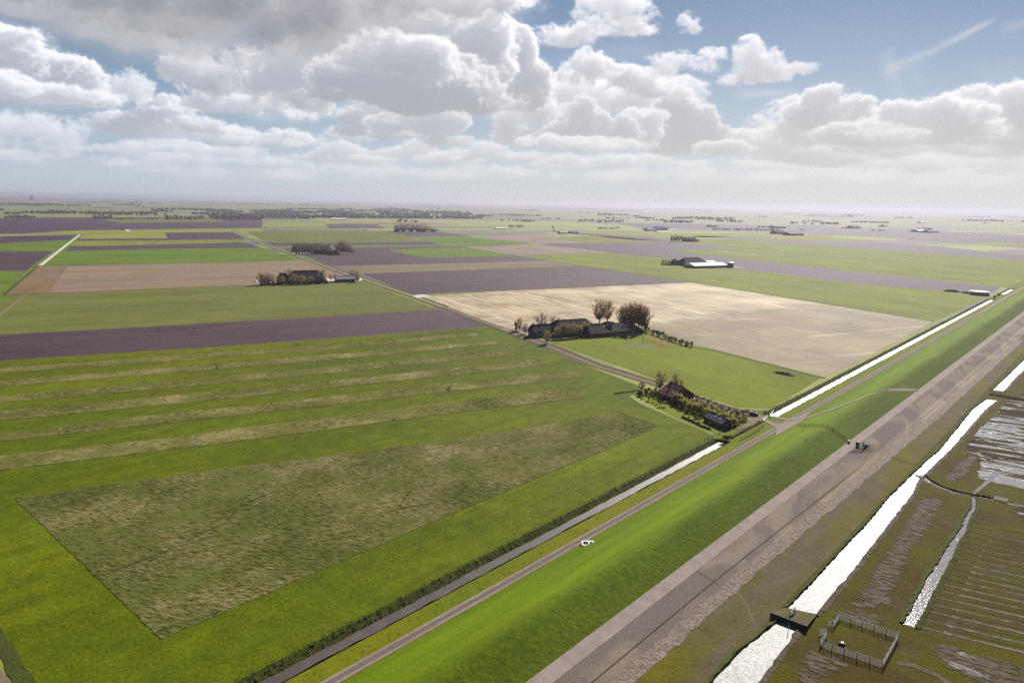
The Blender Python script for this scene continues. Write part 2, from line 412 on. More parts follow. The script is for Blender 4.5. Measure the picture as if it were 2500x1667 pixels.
def cloud_group(blobs,ybase,rng,dens=1.0,erode=1.0,soft=1.0,depth=0.8,scale=1.0,frag=10,veil=.06,dark=1.0):
    """ray-marches one cumulus in its own little frustum; returns i0,j0,rgb,alpha"""
    k=MPD*math.degrees(1/CF)          # map px per photo px
    erode=max(erode,1.0)*1.22 if soft<1.2 else erode
    B=[]
    blobs=list(blobs); nb=len(blobs)
    for q in range(frag):
        x,y,rx,ry=blobs[rng.integers(nb)]; t=rng.uniform(-.3,3.4); r=rng.uniform(.75,1.12); z=rng.uniform(.18,.42)
        blobs.append((x+rx*r*math.cos(t),y-ry*r*math.sin(t),rx*z*1.15,ry*z))
    for (x,y,rx,ry) in blobs:
        a,e=px_azel(x,y); B.append(((a-AZ0)*MPD,(e-EL0)*MPD,rx*k,ry*k))
    rmax=max(b[2] for b in B)
    m=6+0.35*rmax
    x0=int(min(b[0]-b[2] for b in B)-m); x1=int(max(b[0]+b[2] for b in B)+m)
    y0=int(min(b[1]-b[3] for b in B)-m); y1=int(max(b[1]+b[3] for b in B)+m)
    W=int((AZ1-AZ0)*MPD); Hh=int((EL1-EL0)*MPD)
    x0=max(x0,0); y0=max(y0,0); x1=min(x1,W); y1=min(y1,Hh)
    dz=1.6
    nd=int(2*rmax*depth*1.25/dz)+6; nd=min(nd,90)
    dz=2*rmax*depth*1.25/(nd-1)
    X=np.arange(x0,x1,dtype=np.float32)[:,None,None]; Y=np.arange(y0,y1,dtype=np.float32)[None,:,None]
    Z=((np.arange(nd,dtype=np.float32)-(nd-1)/2)*dz)[None,None,:]
    S=np.full((x1-x0,y1-y0,nd),-9,np.float32)
    for (bx,by,rx,ry) in B:
        zc=rng.uniform(-.25,.25)*rmax*depth
        rz=max(rx*depth,ry*.7)
        q=1-np.sqrt(((X-bx)/rx)**2+((Y-by)/ry)**2+((Z-zc)/rz)**2)
        q=q*min(1.0,(min(rx,ry)/(0.45*rmax)))**.5
        S=np.maximum(S,q)
    sh=S.shape
    p0=np.clip(rmax*.6,8,30)*scale
    n=np.zeros(sh,np.float32); amp=1.0; tot=0
    p=p0; big=None
    while p>1.25:
        v=noise3(sh,(p,p*.8,max(p/dz,1.01)),rng)
        if big is None: big=v
        n+=amp*(v*1.5 if big is v else .8-np.abs(v)*2.6); tot+=amp*amp; amp*=.74; p*=.52
    n/=tot**.5
    _,eb=px_azel(np.mean([b[0] for b in blobs]),ybase); yb=(eb-EL0)*MPD
    rho=np.where(S>0,np.minimum(S,.40+.1*S),S*1.3)*1.5-.16-.30*max(0.,erode-1)+n*.56*erode
    hb=max(6.,.30*rmax)*soft
    rho-=1.1*(1-sstep(yb-hb*.35,yb+hb*.8,Y+big*hb*.5))
    thk=(.40-.26*np.clip((Y-yb)/(2.2*hb),0,1))*soft
    rho=np.clip(rho/thk,0,1)
    rho=np.maximum(rho,(veil*np.clip(S*1.4+.25+n*.35,0,1)*sstep(yb-hb*1.2,yb+hb*.3,Y+big*hb)).astype(np.float32))
    sig=.17*dens*(45/max(rmax,12))**.3
    # sun optical depth
    azc=(AZ0+(x0+x1)/2/MPD); da=math.radians(SAZ-azc)
    sx=math.sin(da)*math.cos(math.radians(SEL)); sy=math.sin(math.radians(SEL-6)); sz=math.cos(da)*math.cos(math.radians(SEL))
    tau=rho*.5
    st=1.5; pos=0.
    for it in range(9):
        pos+=st
        ix,iy,iz=int(round(sx*pos)),int(round(sy*pos)),int(round(sz*pos/dz))
        sl=[];dl=[]
        for n_,o in zip(sh,(ix,iy,iz)):
            if abs(o)>=n_: sl=None;break
            if o>=0: sl.append(slice(o,n_)); dl.append(slice(0,n_-o))
            else: sl.append(slice(0,n_+o)); dl.append(slice(-o,n_))
        if sl is None: break
        tau[tuple(dl)]+=rho[tuple(sl)]*st
        st*=1.38
    tau*=sig
    light=.66*np.exp(-tau)+.34*np.exp(-.25*tau)
    hgt=np.clip((Y-yb)/(max(b[1]+b[3] for b in B)-yb+1e-3),0,1)
    amb=.46+.30*hgt
    step=sig*dz*rho
    T=np.exp(-np.cumsum(step,axis=2)); Tp=np.concatenate([np.ones(sh[:2]+(1,),np.float32),T[:,:,:-1]],axis=2)
    wgt=Tp-T
    A=1-T[:,:,-1]
    # transmitted sunlight adds to backlit thin parts
    lit=(wgt*light).sum(2); am=(wgt*(amb+0*light)).sum(2)
    return x0,y0,lit*dark,am*dark**.6,A

def cirrus(lit, am, A, rng):
    """a thin streak of ice cloud high on the right"""
    W,Hh=A.shape
    az=AZ0+(np.arange(W)+.5)/MPD; el=EL0+(np.arange(Hh)+.5)/MPD
    def streak(p,q,w0,w1,a0,a1,al):
        (x0,y0),(x1,y1)=px_azel(*p),px_azel(*q)
        dx,dy=x1-x0,y1-y0; L=math.hypot(dx,dy)
        X=az[:,None]-x0; Y=el[None,:]-y0
        t=(X*dx+Y*dy)/L/L; d=(X*dy-Y*dx)/L
        n=noise2((W,Hh),(26,10),rng)*.35+noise2((W,Hh),(9,5),rng)*.25
        d=d+n*.25*(w0+w1)
        w=w0+(w1-w0)*np.clip(t,0,1)
        return al*np.exp(-(d/w)**2)*sstep(-.06,.12,t)*sstep(1.06,.8,t)*(a0+(a1-a0)*np.clip(t,0,1))*np.clip(.8+n,.2,1.3)
    a=streak((2150,182),(2435,45),.42,.14,.55,1.0,.62)+streak((2160,120),(2205,255),.55,.30,.8,.6,.30)+streak((2230,160),(2250,215),.5,.3,.6,.4,.2)
    a+=streak((1790,232),(2110,222),.35,.25,.8,.6,.45)+streak((2440,72),(2600,40),.3,.3,.8,.8,.25)+streak((2380,190),(2560,150),.7,.7,.6,.8,.12)+streak((1360,150),(1620,120),.8,.9,.6,.6,.18)
    a=np.clip(a,0,.8).astype(np.float32)
    lit[:]=lit*(1-a)+a*.45; am[:]=am*(1-a)+a*.62; A[:]=1-(1-A)*(1-a)
CL=[ # (blobs, base y, kwargs)  far to near
 ([(300,440,200,12),(700,432,220,12),(1100,430,240,12),(1500,436,220,12),(1900,440,220,12),(2300,446,220,14)],452,dict(dens=.25,frag=24)),
 ([(80,430,150,14),(480,420,180,14),(900,418,160,14),(1250,420,150,14),(1650,425,160,14),(2050,428,200,14),(2420,430,160,16)],438,dict(dens=.3,frag=24)),
 ([(2250,405,170,22),(2050,400,150,25),(2450,410,150,25)],430,dict(dens=.5)),
 ([(100,400,140,20),(300,405,120,16),(480,395,110,18),(620,400,100,16)],418,dict(dens=.45)),
 ([(1550,395,110,18),(1420,405,100,14),(1700,405,110,16),(1850,410,90,14)],418,dict(dens=.6)),
 ([(830,375,70,28),(760,390,90,18),(900,395,90,16)],405,dict(dens=.6)),
 ([(1000,378,60,22),(1060,392,90,16)],403,dict(dens=.6)),
 ([(1180,375,60,24),(1120,392,80,16),(1270,387,80,18),(1350,397,90,16)],408,dict(dens=.6)),
 ([(420,360,80,16),(330,375,90,14),(520,368,80,14)],384,dict(dens=.35,erode=1.5)),
 ([(560,337,70,24),(620,350,70,18),(690,347,60,20)],367,dict(dens=.6)),
 ([(770,347,90,18),(850,332,70,18),(720,334,60,18)],362,dict(dens=.8)),
 ([(1910,350,100,36),(1840,345,70,26),(1990,375,120,32),(2080,388,120,20)],408,dict(dens=.9)),
 ([(2250,355,190,32),(2400,355,150,42),(2500,355,120,55)],395,dict(dens=.8)),
 ([(40,310,85,36),(120,330,80,34),(50,360,110,24)],385,dict(dens=.28,erode=1.6)),
 ([(2440,300,110,45),(2500,270,90,45),(2420,262,75,36),(2540,320,100,60)],372,dict(dens=1.0)),
 ([(1970,318,110,40),(1920,275,52,30),(1865,295,50,22),(2120,325,110,40)],385,dict(dens=1.0)),
 ([(2010,245,46,32),(2062,275,60,36),(1985,285,60,30),(2100,300,60,34)],345,dict(dens=1.3)),
 ([(2250,325,140,36),(2190,275,48,26),(2290,268,60,30),(2345,290,70,40)],370,dict(dens=1.3)),
 ([(2150,335,95,26),(2040,330,60,18)],362,dict(dens=1.4,frag=4,dark=.86)),
 ([(1430,225,120,34),(1560,230,120,40),(1650,250,60,30)],290,dict(dens=.35)),
 ([(1640,280,70,42),(1690,310,60,52),(1650,345,85,40),(1725,350,48,36)],390,dict(dens=1.8,dark=.9)),
 ([(1560,310,55,40),(1540,350,60,24),(1770,365,60,20)],380,dict(dens=.9)),
 ([(1310,275,60,42),(1270,335,70,26),(1250,300,50,36)],372,dict(dens=1.0)),
 ([(1420,285,52,48),(1400,325,70,36),(1470,335,60,34),(1520,325,44,34)],375,dict(dens=1.6,dark=.9)),
 ([(1440,358,110,20),(1330,350,60,18)],380,dict(dens=.9)),
 ([(1450,168,50,38),(1415,192,50,20),(1520,192,60,32),(1585,212,65,32),(1640,218,38,24)],245,dict(dens=.6,erode=1.5)),
 ([(900,290,70,34),(870,325,60,20),(940,330,70,20)],348,dict(dens=1.4,dark=.82)),
 ([(990,305,80,28),(1070,300,65,26),(1075,352,90,18)],366,dict(dens=1.2,dark=.84)),
 ([(410,288,56,42),(345,310,65,28),(470,316,55,26),(275,305,45,18),(390,325,120,14)],340,dict(dens=1.3)),
 ([(320,213,42,28),(335,232,30,16)],250,dict(dens=.3,erode=1.7,frag=5)),
 ([(712,240,50,34),(760,268,40,20)],284,dict(dens=1.0)),
 ([(600,250,90,34),(520,262,70,18),(660,285,90,18),(560,230,70,30)],288,dict(dens=.6,erode=1.5)),
 ([(480,172,70,30),(545,200,80,36),(620,190,80,50)],245,dict(dens=.7,erode=1.5,dark=.86)),
 ([(700,180,80,60),(760,150,80,60),(740,240,90,40),(820,220,70,50)],285,dict(dens=.7,erode=1.3)),
 ([(20,140,90,66),(70,132,60,50),(118,185,85,52),(185,218,52,30)],252,dict(dens=1.3)),
 ([(0,225,110,34),(120,235,110,24),(240,242,24,12)],258,dict(dens=1.0)),
 ([(830,60,90,50),(900,50,100,50),(860,130,90,60),(800,110,80,50)],215,dict(dens=.9)),
 ([(1250,170,66,80),(1305,205,50,58),(1230,235,90,44)],285,dict(dens=1.5)),
 ([(1060,85,105,55),(1165,120,80,75),(980,95,90,55),(1180,170,70,60)],235,dict(dens=1.2)),
 ([(900,200,110,55),(1000,190,120,65),(1100,215,120,55),(1190,255,90,30),(980,240,150,40)],288,dict(dens=2.0,dark=.84)),
 ([(950,130,90,45),(1040,140,80,45),(880,150,60,40)],205,dict(dens=.8)),
 ([(1100,5,170,40),(1225,20,55,30),(990,-5,100,36)],52,dict(dens=.8,erode=1.1)),
 ([(1375,85,60,24),(1425,78,52,28),(1400,98,50,16)],118,dict(dens=.42,erode=1.9,frag=14)),
 ([(1500,28,70,44),(1535,62,46,32),(1455,10,50,26)],100,dict(dens=.42,erode=1.9,frag=14)),
 ([(1680,48,20,20),(1690,75,20,16)],100,dict(dens=.3,erode=2.0,frag=6)),
 ([(1640,150,46,20),(1695,158,46,18),(1745,136,36,13),(1620,175,45,13)],200,dict(dens=.34,erode=2.0,frag=14)),
 ([(1825,125,32,26),(1860,158,48,28),(1850,188,62,20),(1950,166,24,12),(1795,200,38,12)],214,dict(dens=.42,erode=1.9,frag=14)),
 ([(130,8,190,36),(330,90,120,44),(250,70,110,40),(420,125,90,30)],160,dict(dens=.5,erode=1.0,soft=1.5,depth=1.0,dark=.75)),
 ([(380,40,180,60),(540,55,190,75),(700,45,180,70),(620,115,110,34),(420,-60,500,80)],165,dict(dens=2.2,erode=.7,soft=1.8,depth=1.0,dark=.42)),
]
def make_sky_map():
    W=int((AZ1-AZ0)*MPD); Hh=int((EL1-EL0)*MPD)
    lit=np.zeros((W,Hh),np.float32); am=lit.copy(); A=lit.copy()
    rng=np.random.default_rng(5)
    cirrus(lit,am,A,rng)
    for bl,yb,kw in CL:
        x0,y0,l,m,a=cloud_group(bl,yb,rng,**kw)
        s=np.s_[x0:x0+l.shape[0],y0:y0+l.shape[1]]
        lit[s]=lit[s]*(1-a)+l; am[s]=am[s]*(1-a)+m; A[s]=1-(1-A[s])*(1-a)
    return lit,am,A,None
# ------------------------------------------------------------------ camera, sun, sky
cam = bpy.data.cameras.new('camera'); co = bpy.data.objects.new('camera', cam); COL.objects.link(co); sc.camera = co
cam.sensor_width = 36; cam.lens = CF/2500*36; cam.clip_start = .5; cam.clip_end = 120000
co.matrix_world = Matrix.Translation((0, 0, H)) @ Matrix.Rotation(R(90)-CP, 4, 'X') @ Matrix.Rotation(CR, 4, 'Z')
sun = bpy.data.lights.new('sun', 'SUN'); sun.energy = 4.75; sun.angle = R(.53); sun.color = (1, .95, .87)
so = bpy.data.objects.new('sun', sun); COL.objects.link(so)
sd = Vector((math.sin(R(SAZ))*math.cos(R(SEL)), math.cos(R(SAZ))*math.cos(R(SEL)), math.sin(R(SEL))))
so.rotation_euler = sd.to_track_quat('Z', 'Y').to_euler(); so.location = (0, 0, 300)
sc.view_settings.view_transform = 'Standard'; sc.view_settings.look = 'None'; sc.view_settings.exposure = EXPO; sc.view_settings.gamma = 1
sc.render.engine = 'CYCLES'
cy = sc.cycles; cy.max_bounces = 4; cy.diffuse_bounces = 2; cy.glossy_bounces = 2; cy.volume_bounces = 0; cy.transmission_bounces = 1
cy.sample_clamp_indirect = 4; cy.use_denoising = False; cy.denoiser = 'OPENIMAGEDENOISE'; cy.denoising_input_passes = 'RGB_ALBEDO_NORMAL'; cy.denoising_prefilter = 'ACCURATE'

def build_world():
    lit, am, A, cir = make_sky_map()
    W, Hh = A.shape
    img = bpy.data.images.new('cumulus', W, Hh, alpha=False, float_buffer=True); img.colorspace_settings.name = 'Non-Color'
    px = np.ones((Hh, W, 4), np.float32); px[..., 0] = lit.T; px[..., 1] = am.T; px[..., 2] = A.T
    img.pixels.foreach_set(px.ravel()); img.update()
    w = bpy.data.worlds.new('World'); sc.world = w; w.use_nodes = True
    t = w.node_tree; N = t.nodes; L = t.links; N.clear()
    def new(k, **kw):
        q = N.new(k)
        for a, b in kw.items(): setattr(q, a, b)
        return q
    def mth(op, a, b=0.0, clamp=False):
        q = new('ShaderNodeMath', operation=op, use_clamp=clamp)
        for i, v in enumerate((a, b)):
            if hasattr(v, 'is_linked'): L.new(v, q.inputs[i])
            else: q.inputs[i].default_value = v
        return q.outputs[0]
    def mix(f, a, b):
        q = new('ShaderNodeMix', data_type='RGBA')
        for k, v in (('Factor', f), ('A', a), ('B', b)):
            if hasattr(v, 'is_linked'): L.new(v, q.inputs[k])
            elif isinstance(v, tuple): q.inputs[k].default_value = (*v, 1)
            else: q.inputs[k].default_value = v
        return q.outputs['Result']
    sky = new('ShaderNodeTexSky', sky_type='NISHITA', sun_disc=False, sun_elevation=R(SEL), sun_rotation=R(SAZ), altitude=50, air_density=.6, dust_density=.1, ozone_density=6.0)
    hs = new('ShaderNodeHueSaturation'); hs.inputs['Saturation'].default_value = .98; hs.inputs['Value'].default_value = SKYV
    L.new(sky.outputs[0], hs.inputs['Color'])
    g = new('ShaderNodeNewGeometry') if False else new('ShaderNodeTexCoord')
    s = new('ShaderNodeSeparateXYZ'); L.new(g.outputs['Generated'], s.inputs[0])
    az = mth('MULTIPLY', mth('ARCTAN2', s.outputs[0], s.outputs[1]), 57.29578)
    el = mth('MULTIPLY', mth('ARCSINE', s.outputs[2]), 57.29578)
    u = mth('DIVIDE', mth('SUBTRACT', az, AZ0), AZ1-AZ0); v = mth('DIVIDE', mth('SUBTRACT', el, EL0), EL1-EL0)
    cb = new('ShaderNodeCombineXYZ'); L.new(u, cb.inputs[0]); L.new(v, cb.inputs[1])
    im = new('ShaderNodeTexImage', image=img, extension='CLIP', interpolation='Cubic'); L.new(cb.outputs[0], im.inputs[0])
    sp = new('ShaderNodeSeparateColor'); L.new(im.outputs[0], sp.inputs[0])
    litc, amc = (1.02/K*SKYB, .97/K*SKYB, .93/K*SKYB), (.60/K*SKYB, .63/K*SKYB, .75/K*SKYB)
    def scaled(c, f):
        q = new('ShaderNodeVectorMath', operation='SCALE'); q.inputs[0].default_value = c; L.new(f, q.inputs['Scale']); return q.outputs[0]
    ad = new('ShaderNodeVectorMath', operation='ADD'); L.new(scaled(litc, sp.outputs[0]), ad.inputs[0]); L.new(scaled(amc, sp.outputs[1]), ad.inputs[1])
    # slight green tint over the clear sky
    tint = new('ShaderNodeVectorMath', operation='MULTIPLY'); L.new(hs.outputs[0], tint.inputs[0]); tint.inputs[1].default_value = (1.0, 1.12, .98); base = tint.outputs[0]
    # A is coverage, the other two are already weighted by it
    inv = mth('SUBTRACT', 1.0, sp.outputs[2], True)
    sc1 = new('ShaderNodeVectorMath', operation='SCALE'); L.new(base, sc1.inputs[0]); L.new(inv, sc1.inputs['Scale'])
    al = new('ShaderNodeVectorMath', operation='ADD'); L.new(sc1.outputs[0], al.inputs[0]); L.new(ad.outputs[0], al.inputs[1])
    # pale air towards the horizon
    ep = mth('MAXIMUM', el, 0.0)
    f = mth('MULTIPLY', mth('EXPONENT', mth('MULTIPLY', mth('POWER', mth('DIVIDE', ep, HZW), 1.25), -1.0)), .95)
    wa = mth('DIVIDE', mth('ADD', az, 36.0), 60.0, True)
    hc = mix(wa, tuple(c*SKYB/K for c in (.52, .59, .67)), tuple(c*SKYB/K for c in (.735, .715, .70)))
    da = mth('DIVIDE', mth('SUBTRACT', az, 16.0), 30.0); de = mth('DIVIDE', ep, 13.0)
    glow = mth('MULTIPLY', mth('EXPONENT', mth('MULTIPLY', mth('ADD', mth('MULTIPLY', da, da), mth('MULTIPLY', de, de)), -1.0)), .30)
    fin = mix(f, mix(glow, al.outputs[0], tuple(c*SKYB/K for c in (.80, .785, .775))), hc)
    bg = new('ShaderNodeBackground'); L.new(fin, bg.inputs[0]); bg.inputs[1].default_value = BGS
    ou = new('ShaderNodeOutputWorld'); L.new(bg.outputs[0], ou.inputs[0])
BGS = .05
SKYV, SKYB, HZW = .66, 1/BGS, 7.8
build_world()

# ------------------------------------------------------------------ the ground
def ground():
    mb = MB()
    ss = [-300, -120, 0, S_END1, S_END1+1.2, S_BEG2-1.2, S_BEG2, S_END2, S_END2+2, S_BEG3-2, S_BEG3, S_END3, S_END3+3, 3000, 9000, 20000, 40000]
    ts = [-40000, -20000, -9000, -4000, -1500, -400, -116.5, -114.6, -111, -109.8, -105.4, -100.9, -60, -52, -49, 200, 900, 4000, 12000, 40000]
    row = []
    for s in ss:
        r = []
        for t in ts:
            z = 0 if t <= -116.5 else {-114.6: -1.4, -111: -1.4, -109.8: 0, -105.4: .3, -100.9: .3, -60: .9}.get(t, hz(t))
            if t in (-114.6, -111) and not wet(s): z = -.05 if t < -112 else -.02
            if t == -60: z = 1.0
            r.append(len(mb.v)); mb.v.append(tuple(ST(s, t, z)))
        row.append(r)
    for i in range(len(ss)-1):
        for j in range(len(ts)-1):
            mb.f.append((row[i][j], row[i][j+1], row[i+1][j+1], row[i+1][j]))
            t = ts[j]
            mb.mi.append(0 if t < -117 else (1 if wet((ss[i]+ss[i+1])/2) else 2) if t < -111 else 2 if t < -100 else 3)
    # the same sheet carried round behind the camera
    o = struct('ground', mb, [M['polder'], M['bankdark'], M['berm'], M['marsh']])
    mb = MB(); a = [ST(-300, t, 0) for t in (-40000, -116.5)]; b = [ST(-9000, t, 0) for t in (-40000, -116.5)]
    return o
ground()
# sea dike: short grass on the land side, rough grass on the sea side
def dike():
    mb = MB(); rng = np.random.default_rng(3)
    tl = [-101.2, -98, -94, -90, -86, -84, -82.3, -81.4, -80.6, -79, -77, -74.5, -72.2]
    ss = list(np.arange(-140, 300, 6.0))+list(np.arange(300, 900, 20.0))+[1000, 1200, 1500, 2000, 3000, 6000, 12000, 30000]
    for s in ss:
        for t in tl:
            w = 0 if t in (-101.2, -72.2) else 1
            mb.v.append(tuple(ST(s+rng.uniform(-.5, .5)*w, t+rng.uniform(-.25, .25)*w, hz(t)+.03+rng.uniform(-.04, .04)*w)))
    m = len(tl)
    for i in range(len(ss)-1):
        for j in range(m-1):
            mb.f.append((i*m+j, i*m+j+1, (i+1)*m+j+1, (i+1)*m+j)); mb.mi.append(0)
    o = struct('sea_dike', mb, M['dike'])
    for p in o.data.polygons: p.use_smooth = True
dike()
def strip(name, ts, s0, s1, mat, dz, step=8.0, lower=None, thick=None):
    mb = MB(); ss = list(np.arange(s0, 320, step))+[q for q in (340, 400, 500, 700, 1000, 1600, 3000, 8000, 30000) if q < s1]+[s1]
    for s in ss:
        q = list(ts)
        if lower: q[-1] = lower(s)
        for t in q: mb.v.append(tuple(ST(s, t, hz(t)+dz)))
    m = len(ts)
    for i in range(len(ss)-1):
        for j in range(m-1): mb.f.append((i*m+j, i*m+j+1, (i+1)*m+j+1, (i+1)*m+j)); mb.mi.append(0)
    return struct(name, mb, mat)
lowpix = [(1497, 1657), (1646, 1538), (1752, 1437), (1800, 1405), (1943, 1287), (2163, 1112), (2278, 1019), (2314, 985), (2421, 894), (2475, 840)]
low = [st(P(x, y, 1.9)) for x, y in lowpix]
low = [(low[0][0]-200, -63.2), (low[0][0], -63.0), (low[2][0], -62.9), (low[4][0], -62.2), (low[6][0], -59.6), (low[-1][0], -58.2)]
lowf = lambda s: float(np.interp(s, [p[0] for p in low], [p[1] for p in low]))
strip('revetment', [-68.9, -66, -63.2, -58], -140, 30000, M['revet'], .06, 4.0, lowf)
strip('revetment_track', [-72.3, -68.8], -140, 30000, M['track'], .07)
strip('foreland_grass', [-64, -63, -60, -56, -52, -49.8], -140, 30000, M['foreland'], .03)
# riprap strip at the toe of the asphalt and the joint lines in it
ribbon('riprap_strip', [ST(s, lowf(s)+1.5+random.uniform(-.15, .15), 2.0) for s in np.arange(-130, 600, 3)], 3.2, plain('broken stone', (.165, .128, .108), .9, .1, .7, 1.4, .3), .10, world=True, jit=.35, terrain=True)
ribbon('revetment_joint', [ST(s, lowf(s)-2.0, 2.3) for s in np.arange(-100, 700, 6)], .16, M['bankdark'], .12, world=True, terrain=True)
ribbon('revetment_joint', [G(1702, 1394), G(1730, 1412), G(1757, 1429)], .12, M['bankdark'], .12, world=True, terrain=True)

# ------------------------------------------------------------------ fields
SH = [
 ('meadow', 'meadow', [(-400, 910), (0, 880), (600, 841.5), (1180, 798), (1222, 806), (1289, 834), (1335, 852), (1450, 899), (1560, 942), (1570, 958), (1535, 966), (1562, 985), (1660, 1028), (1716, 1050), (1745, 1066), (1680, 1102), (1300, 1301), (620, 1655), (300, 1830), (62, 1690), (-20, 1560), (-400, 1000)]),
 ('ploughed_field', 'plough', [(-400, 842), (0, 818), (630, 783), (1074, 757), (1189, 796), (600, 841), (0, 879.5), (-400, 909)]),
 ('crop_field', 'crop', [(-400, 745), (16, 720.5), (630, 696.5), (868, 689), (889, 689), (1074, 756.5), (630, 782.5), (0, 817.5), (-400, 841)]),
 ('fallow_field', 'pink', [(97, 650), (630, 639), (752, 635), (838, 669), (866, 687), (630, 695), (16, 719)]),
 ('stubble_field', 'orange', [(95, 650.2), (167, 649), (120, 714), (16, 719.2)], .09),
 ('crop_field', 'crop2', [(148, 614), (350, 609), (637, 604.7), (729, 634), (751, 635), (630, 638.5), (103, 648.5)]),
 ('ploughed_field', 'plough', [(168, 602), (400, 597), (590, 592.5), (603, 594), (638, 604.5), (350, 608.5), (149, 613.5)]),
 ('crop_field', 'crop3', [(185, 588), (400, 587), (600, 584), (606, 592), (590, 592.3), (400, 596.7), (168, 601.5)]),
 ('ploughed_field', 'plough2', [(190, 584), (410, 582), (402, 568), (576, 567), (598, 584), (400, 586.5), (186, 587.5)]),
 ('grass_field', 'lime', [(198, 571.5), (399, 570), (410, 581.5), (190, 583.5)]),
 ('grass_field', 'lime', [(60, 570), (200, 564), (570, 561), (640, 558), (640, 565.5), (402, 567.5), (200, 571)]),
 ('ploughed_field', 'plough2', [(-300, 583), (0, 577), (190, 573), (181, 585), (0, 593.5), (-300, 600)]),
 ('crop_field', 'crop2', [(-300, 601), (0, 594), (180, 586), (165, 602), (140, 612), (0, 613.5), (-300, 620)]),
 ('ploughed_field', 'plough', [(-300, 620), (0, 614), (130, 613), (62, 661), (0, 661), (-300, 668)]),
 ('crop_field', 'crop2', [(-300, 669), (0, 661.5), (56, 662), (0, 712), (-300, 735)]),
 ('ploughed_field', 'plough2', [(-300, 537), (0, 533), (240, 530.5), (640, 531), (640, 556), (200, 562), (60, 569), (-300, 582)]),
 ('crop_field', 'crop', [(240, 536), (500, 533), (560, 541), (300, 545)], .12),
 ('crop_field', 'crop', [(612, 571), (602, 566), (780, 564.5), (921, 565), (1002, 579), (1034, 590), (857, 592.5), (652, 592.5)]),
 ('ploughed_field', 'plough2', [(648, 593), (857, 592.8), (1045, 590.5), (1080, 597.5), (667, 600.5)]),
 ('crop_field', 'crop', [(667, 601), (1080, 598), (1109, 600.7), (868, 604.5), (690, 606.5)]),
 ('ploughed_field', 'plough', [(690, 607), (868, 605), (1109, 601), (1133, 603), (945, 609), (1028, 629), (1230, 626), (1254, 624), (1340, 636), (1230, 639.5), (809, 650), (757, 629)]),
 ('crop_field', 'crop2', [(946, 609), (1133, 603.5), (1254, 623.7), (1230, 625.7), (1028, 628.7)]),
 ('stubble_field', 'tan', [(815, 651.5), (1230, 640), (1342, 636), (1425, 650), (1200, 657.7), (884, 668.5)]),
 ('ploughed_field', 'plough', [(887, 669.5), (1200, 658), (1425, 650.3), (1684, 688.5), (1200, 710.5), (1008, 720)]),
 ('straw_field', 'straw', [(1022, 727), (1200, 711.8), (1686, 690), (2279, 784.5), (2165, 845), (2050, 905), (2013, 920), (1740, 852), (1690, 838), (1600, 806), (1440, 788), (1330, 795), (1236, 803), (1084, 748)]),
 ('crop_field', 'crop3', [(1268, 624), (1484, 617), (1640, 633), (1800, 656.5), (2098, 693.5), (2310, 712), (2418, 722), (2284, 784), (1687, 688.8), (1427, 650)]),
 ('ploughed_field', 'plough2', [(1315, 595.5), (1425, 593), (1634, 590), (1816, 606), (1618, 611.5), (1800, 632), (2038, 659), (2443, 701), (2426, 714), (2306, 711), (2098, 693), (1800, 656), (1640, 632.5), (1484, 616.5)]),
 ('crop_field', 'crop3', [(1640, 590), (1709, 584), (1800, 584), (2098, 606.7), (2500, 636), (2700, 652), (2700, 716), (2500, 706), (2446, 700.5), (2038, 658.7), (1800, 631.7), (1619, 611.5), (1817, 606.3)]),
 ('ploughed_field', 'plough2', [(1700, 576), (1800, 578), (1949, 586), (2142, 592), (2300, 603), (2500, 624), (2700, 640), (2700, 652), (2500, 635.7), (2098, 606.4), (1800, 583.7), (1690, 578)]),
 ('grass_field', 'lime', [(1414, 562), (1640, 570), (1800, 570), (2008, 577), (2150, 590), (1949, 585.7), (1800, 577.7), (1634, 582), (1441, 568)]),
 ('ploughed_field', 'plough2', [(1380, 568), (1440, 569), (1634, 582.5), (1640, 589.5), (1540, 585), (1400, 572)]),
 ('crop_field', 'crop3', [(1352, 579), (1479, 577), (1560, 584), (1636, 589.7), (1425, 592.7)]),
 ('fallow_field', 'rose', [(1160, 576), (1250, 574), (1352, 579.3), (1424, 592.6), (1314, 595.2), (1200, 584)]),
 ('crop_field', 'crop2', [(1010, 580), (1136, 578), (1200, 584.4), (1312, 595.6), (1200, 601.7), (1131, 602.6), (1042, 590)]),
 ('fallow_field', 'rose', [(1135, 603), (1200, 602), (1320, 596.5), (1482, 616), (1267, 622.5), (1200, 613)]),
 ('ploughed_field', 'plough', [(925, 565), (962, 565), (1077, 567), (1160, 576.5), (1004, 579)]),
 ('ploughed_field', 'plough', [(793, 547), (921, 548.5), (940, 557.5), (804, 558)]),
 ('ploughed_field', 'plough2', [(1500, 545), (2000, 551), (2500, 575), (2700, 590), (2700, 622), (2500, 606), (2150, 580), (1800, 562), (1560, 556)], .03),
 ('grass_field', 'lime', [(1800, 566), (1960, 570), (2200, 577), (1960, 573)], .08),
 ('grass_field', 'lime', [(2340, 596), (2420, 592), (2700, 604), (2700, 614), (2480, 600)], .08),
 ('pasture', 'pasture', [(1347, 838), (1440, 812), (1490, 818), (1580, 812), (1685, 846), (1740, 856), (2006, 921), (1890, 1000), (1800, 994), (1676, 954), (1500, 888)]),
 ('rough_pasture', 'olive', [(1568, 820), (1592, 817), (1650, 838), (1672, 844), (1640, 847), (1610, 843)], .09),
 ('bare_patch', 'trod', [(1515, 845), (1540, 841.5), (1565, 839.5), (1580, 843), (1612, 850), (1596, 851), (1560, 847)], .10),
 ('garden_lawn', 'pasture', [(1585, 985), (1545, 963), (1560, 950), (1620, 950), (1690, 975), (1790, 1010), (1845, 1030), (1800, 1050), (1755, 1062), (1716, 1048), (1664, 1026)], .07),
]
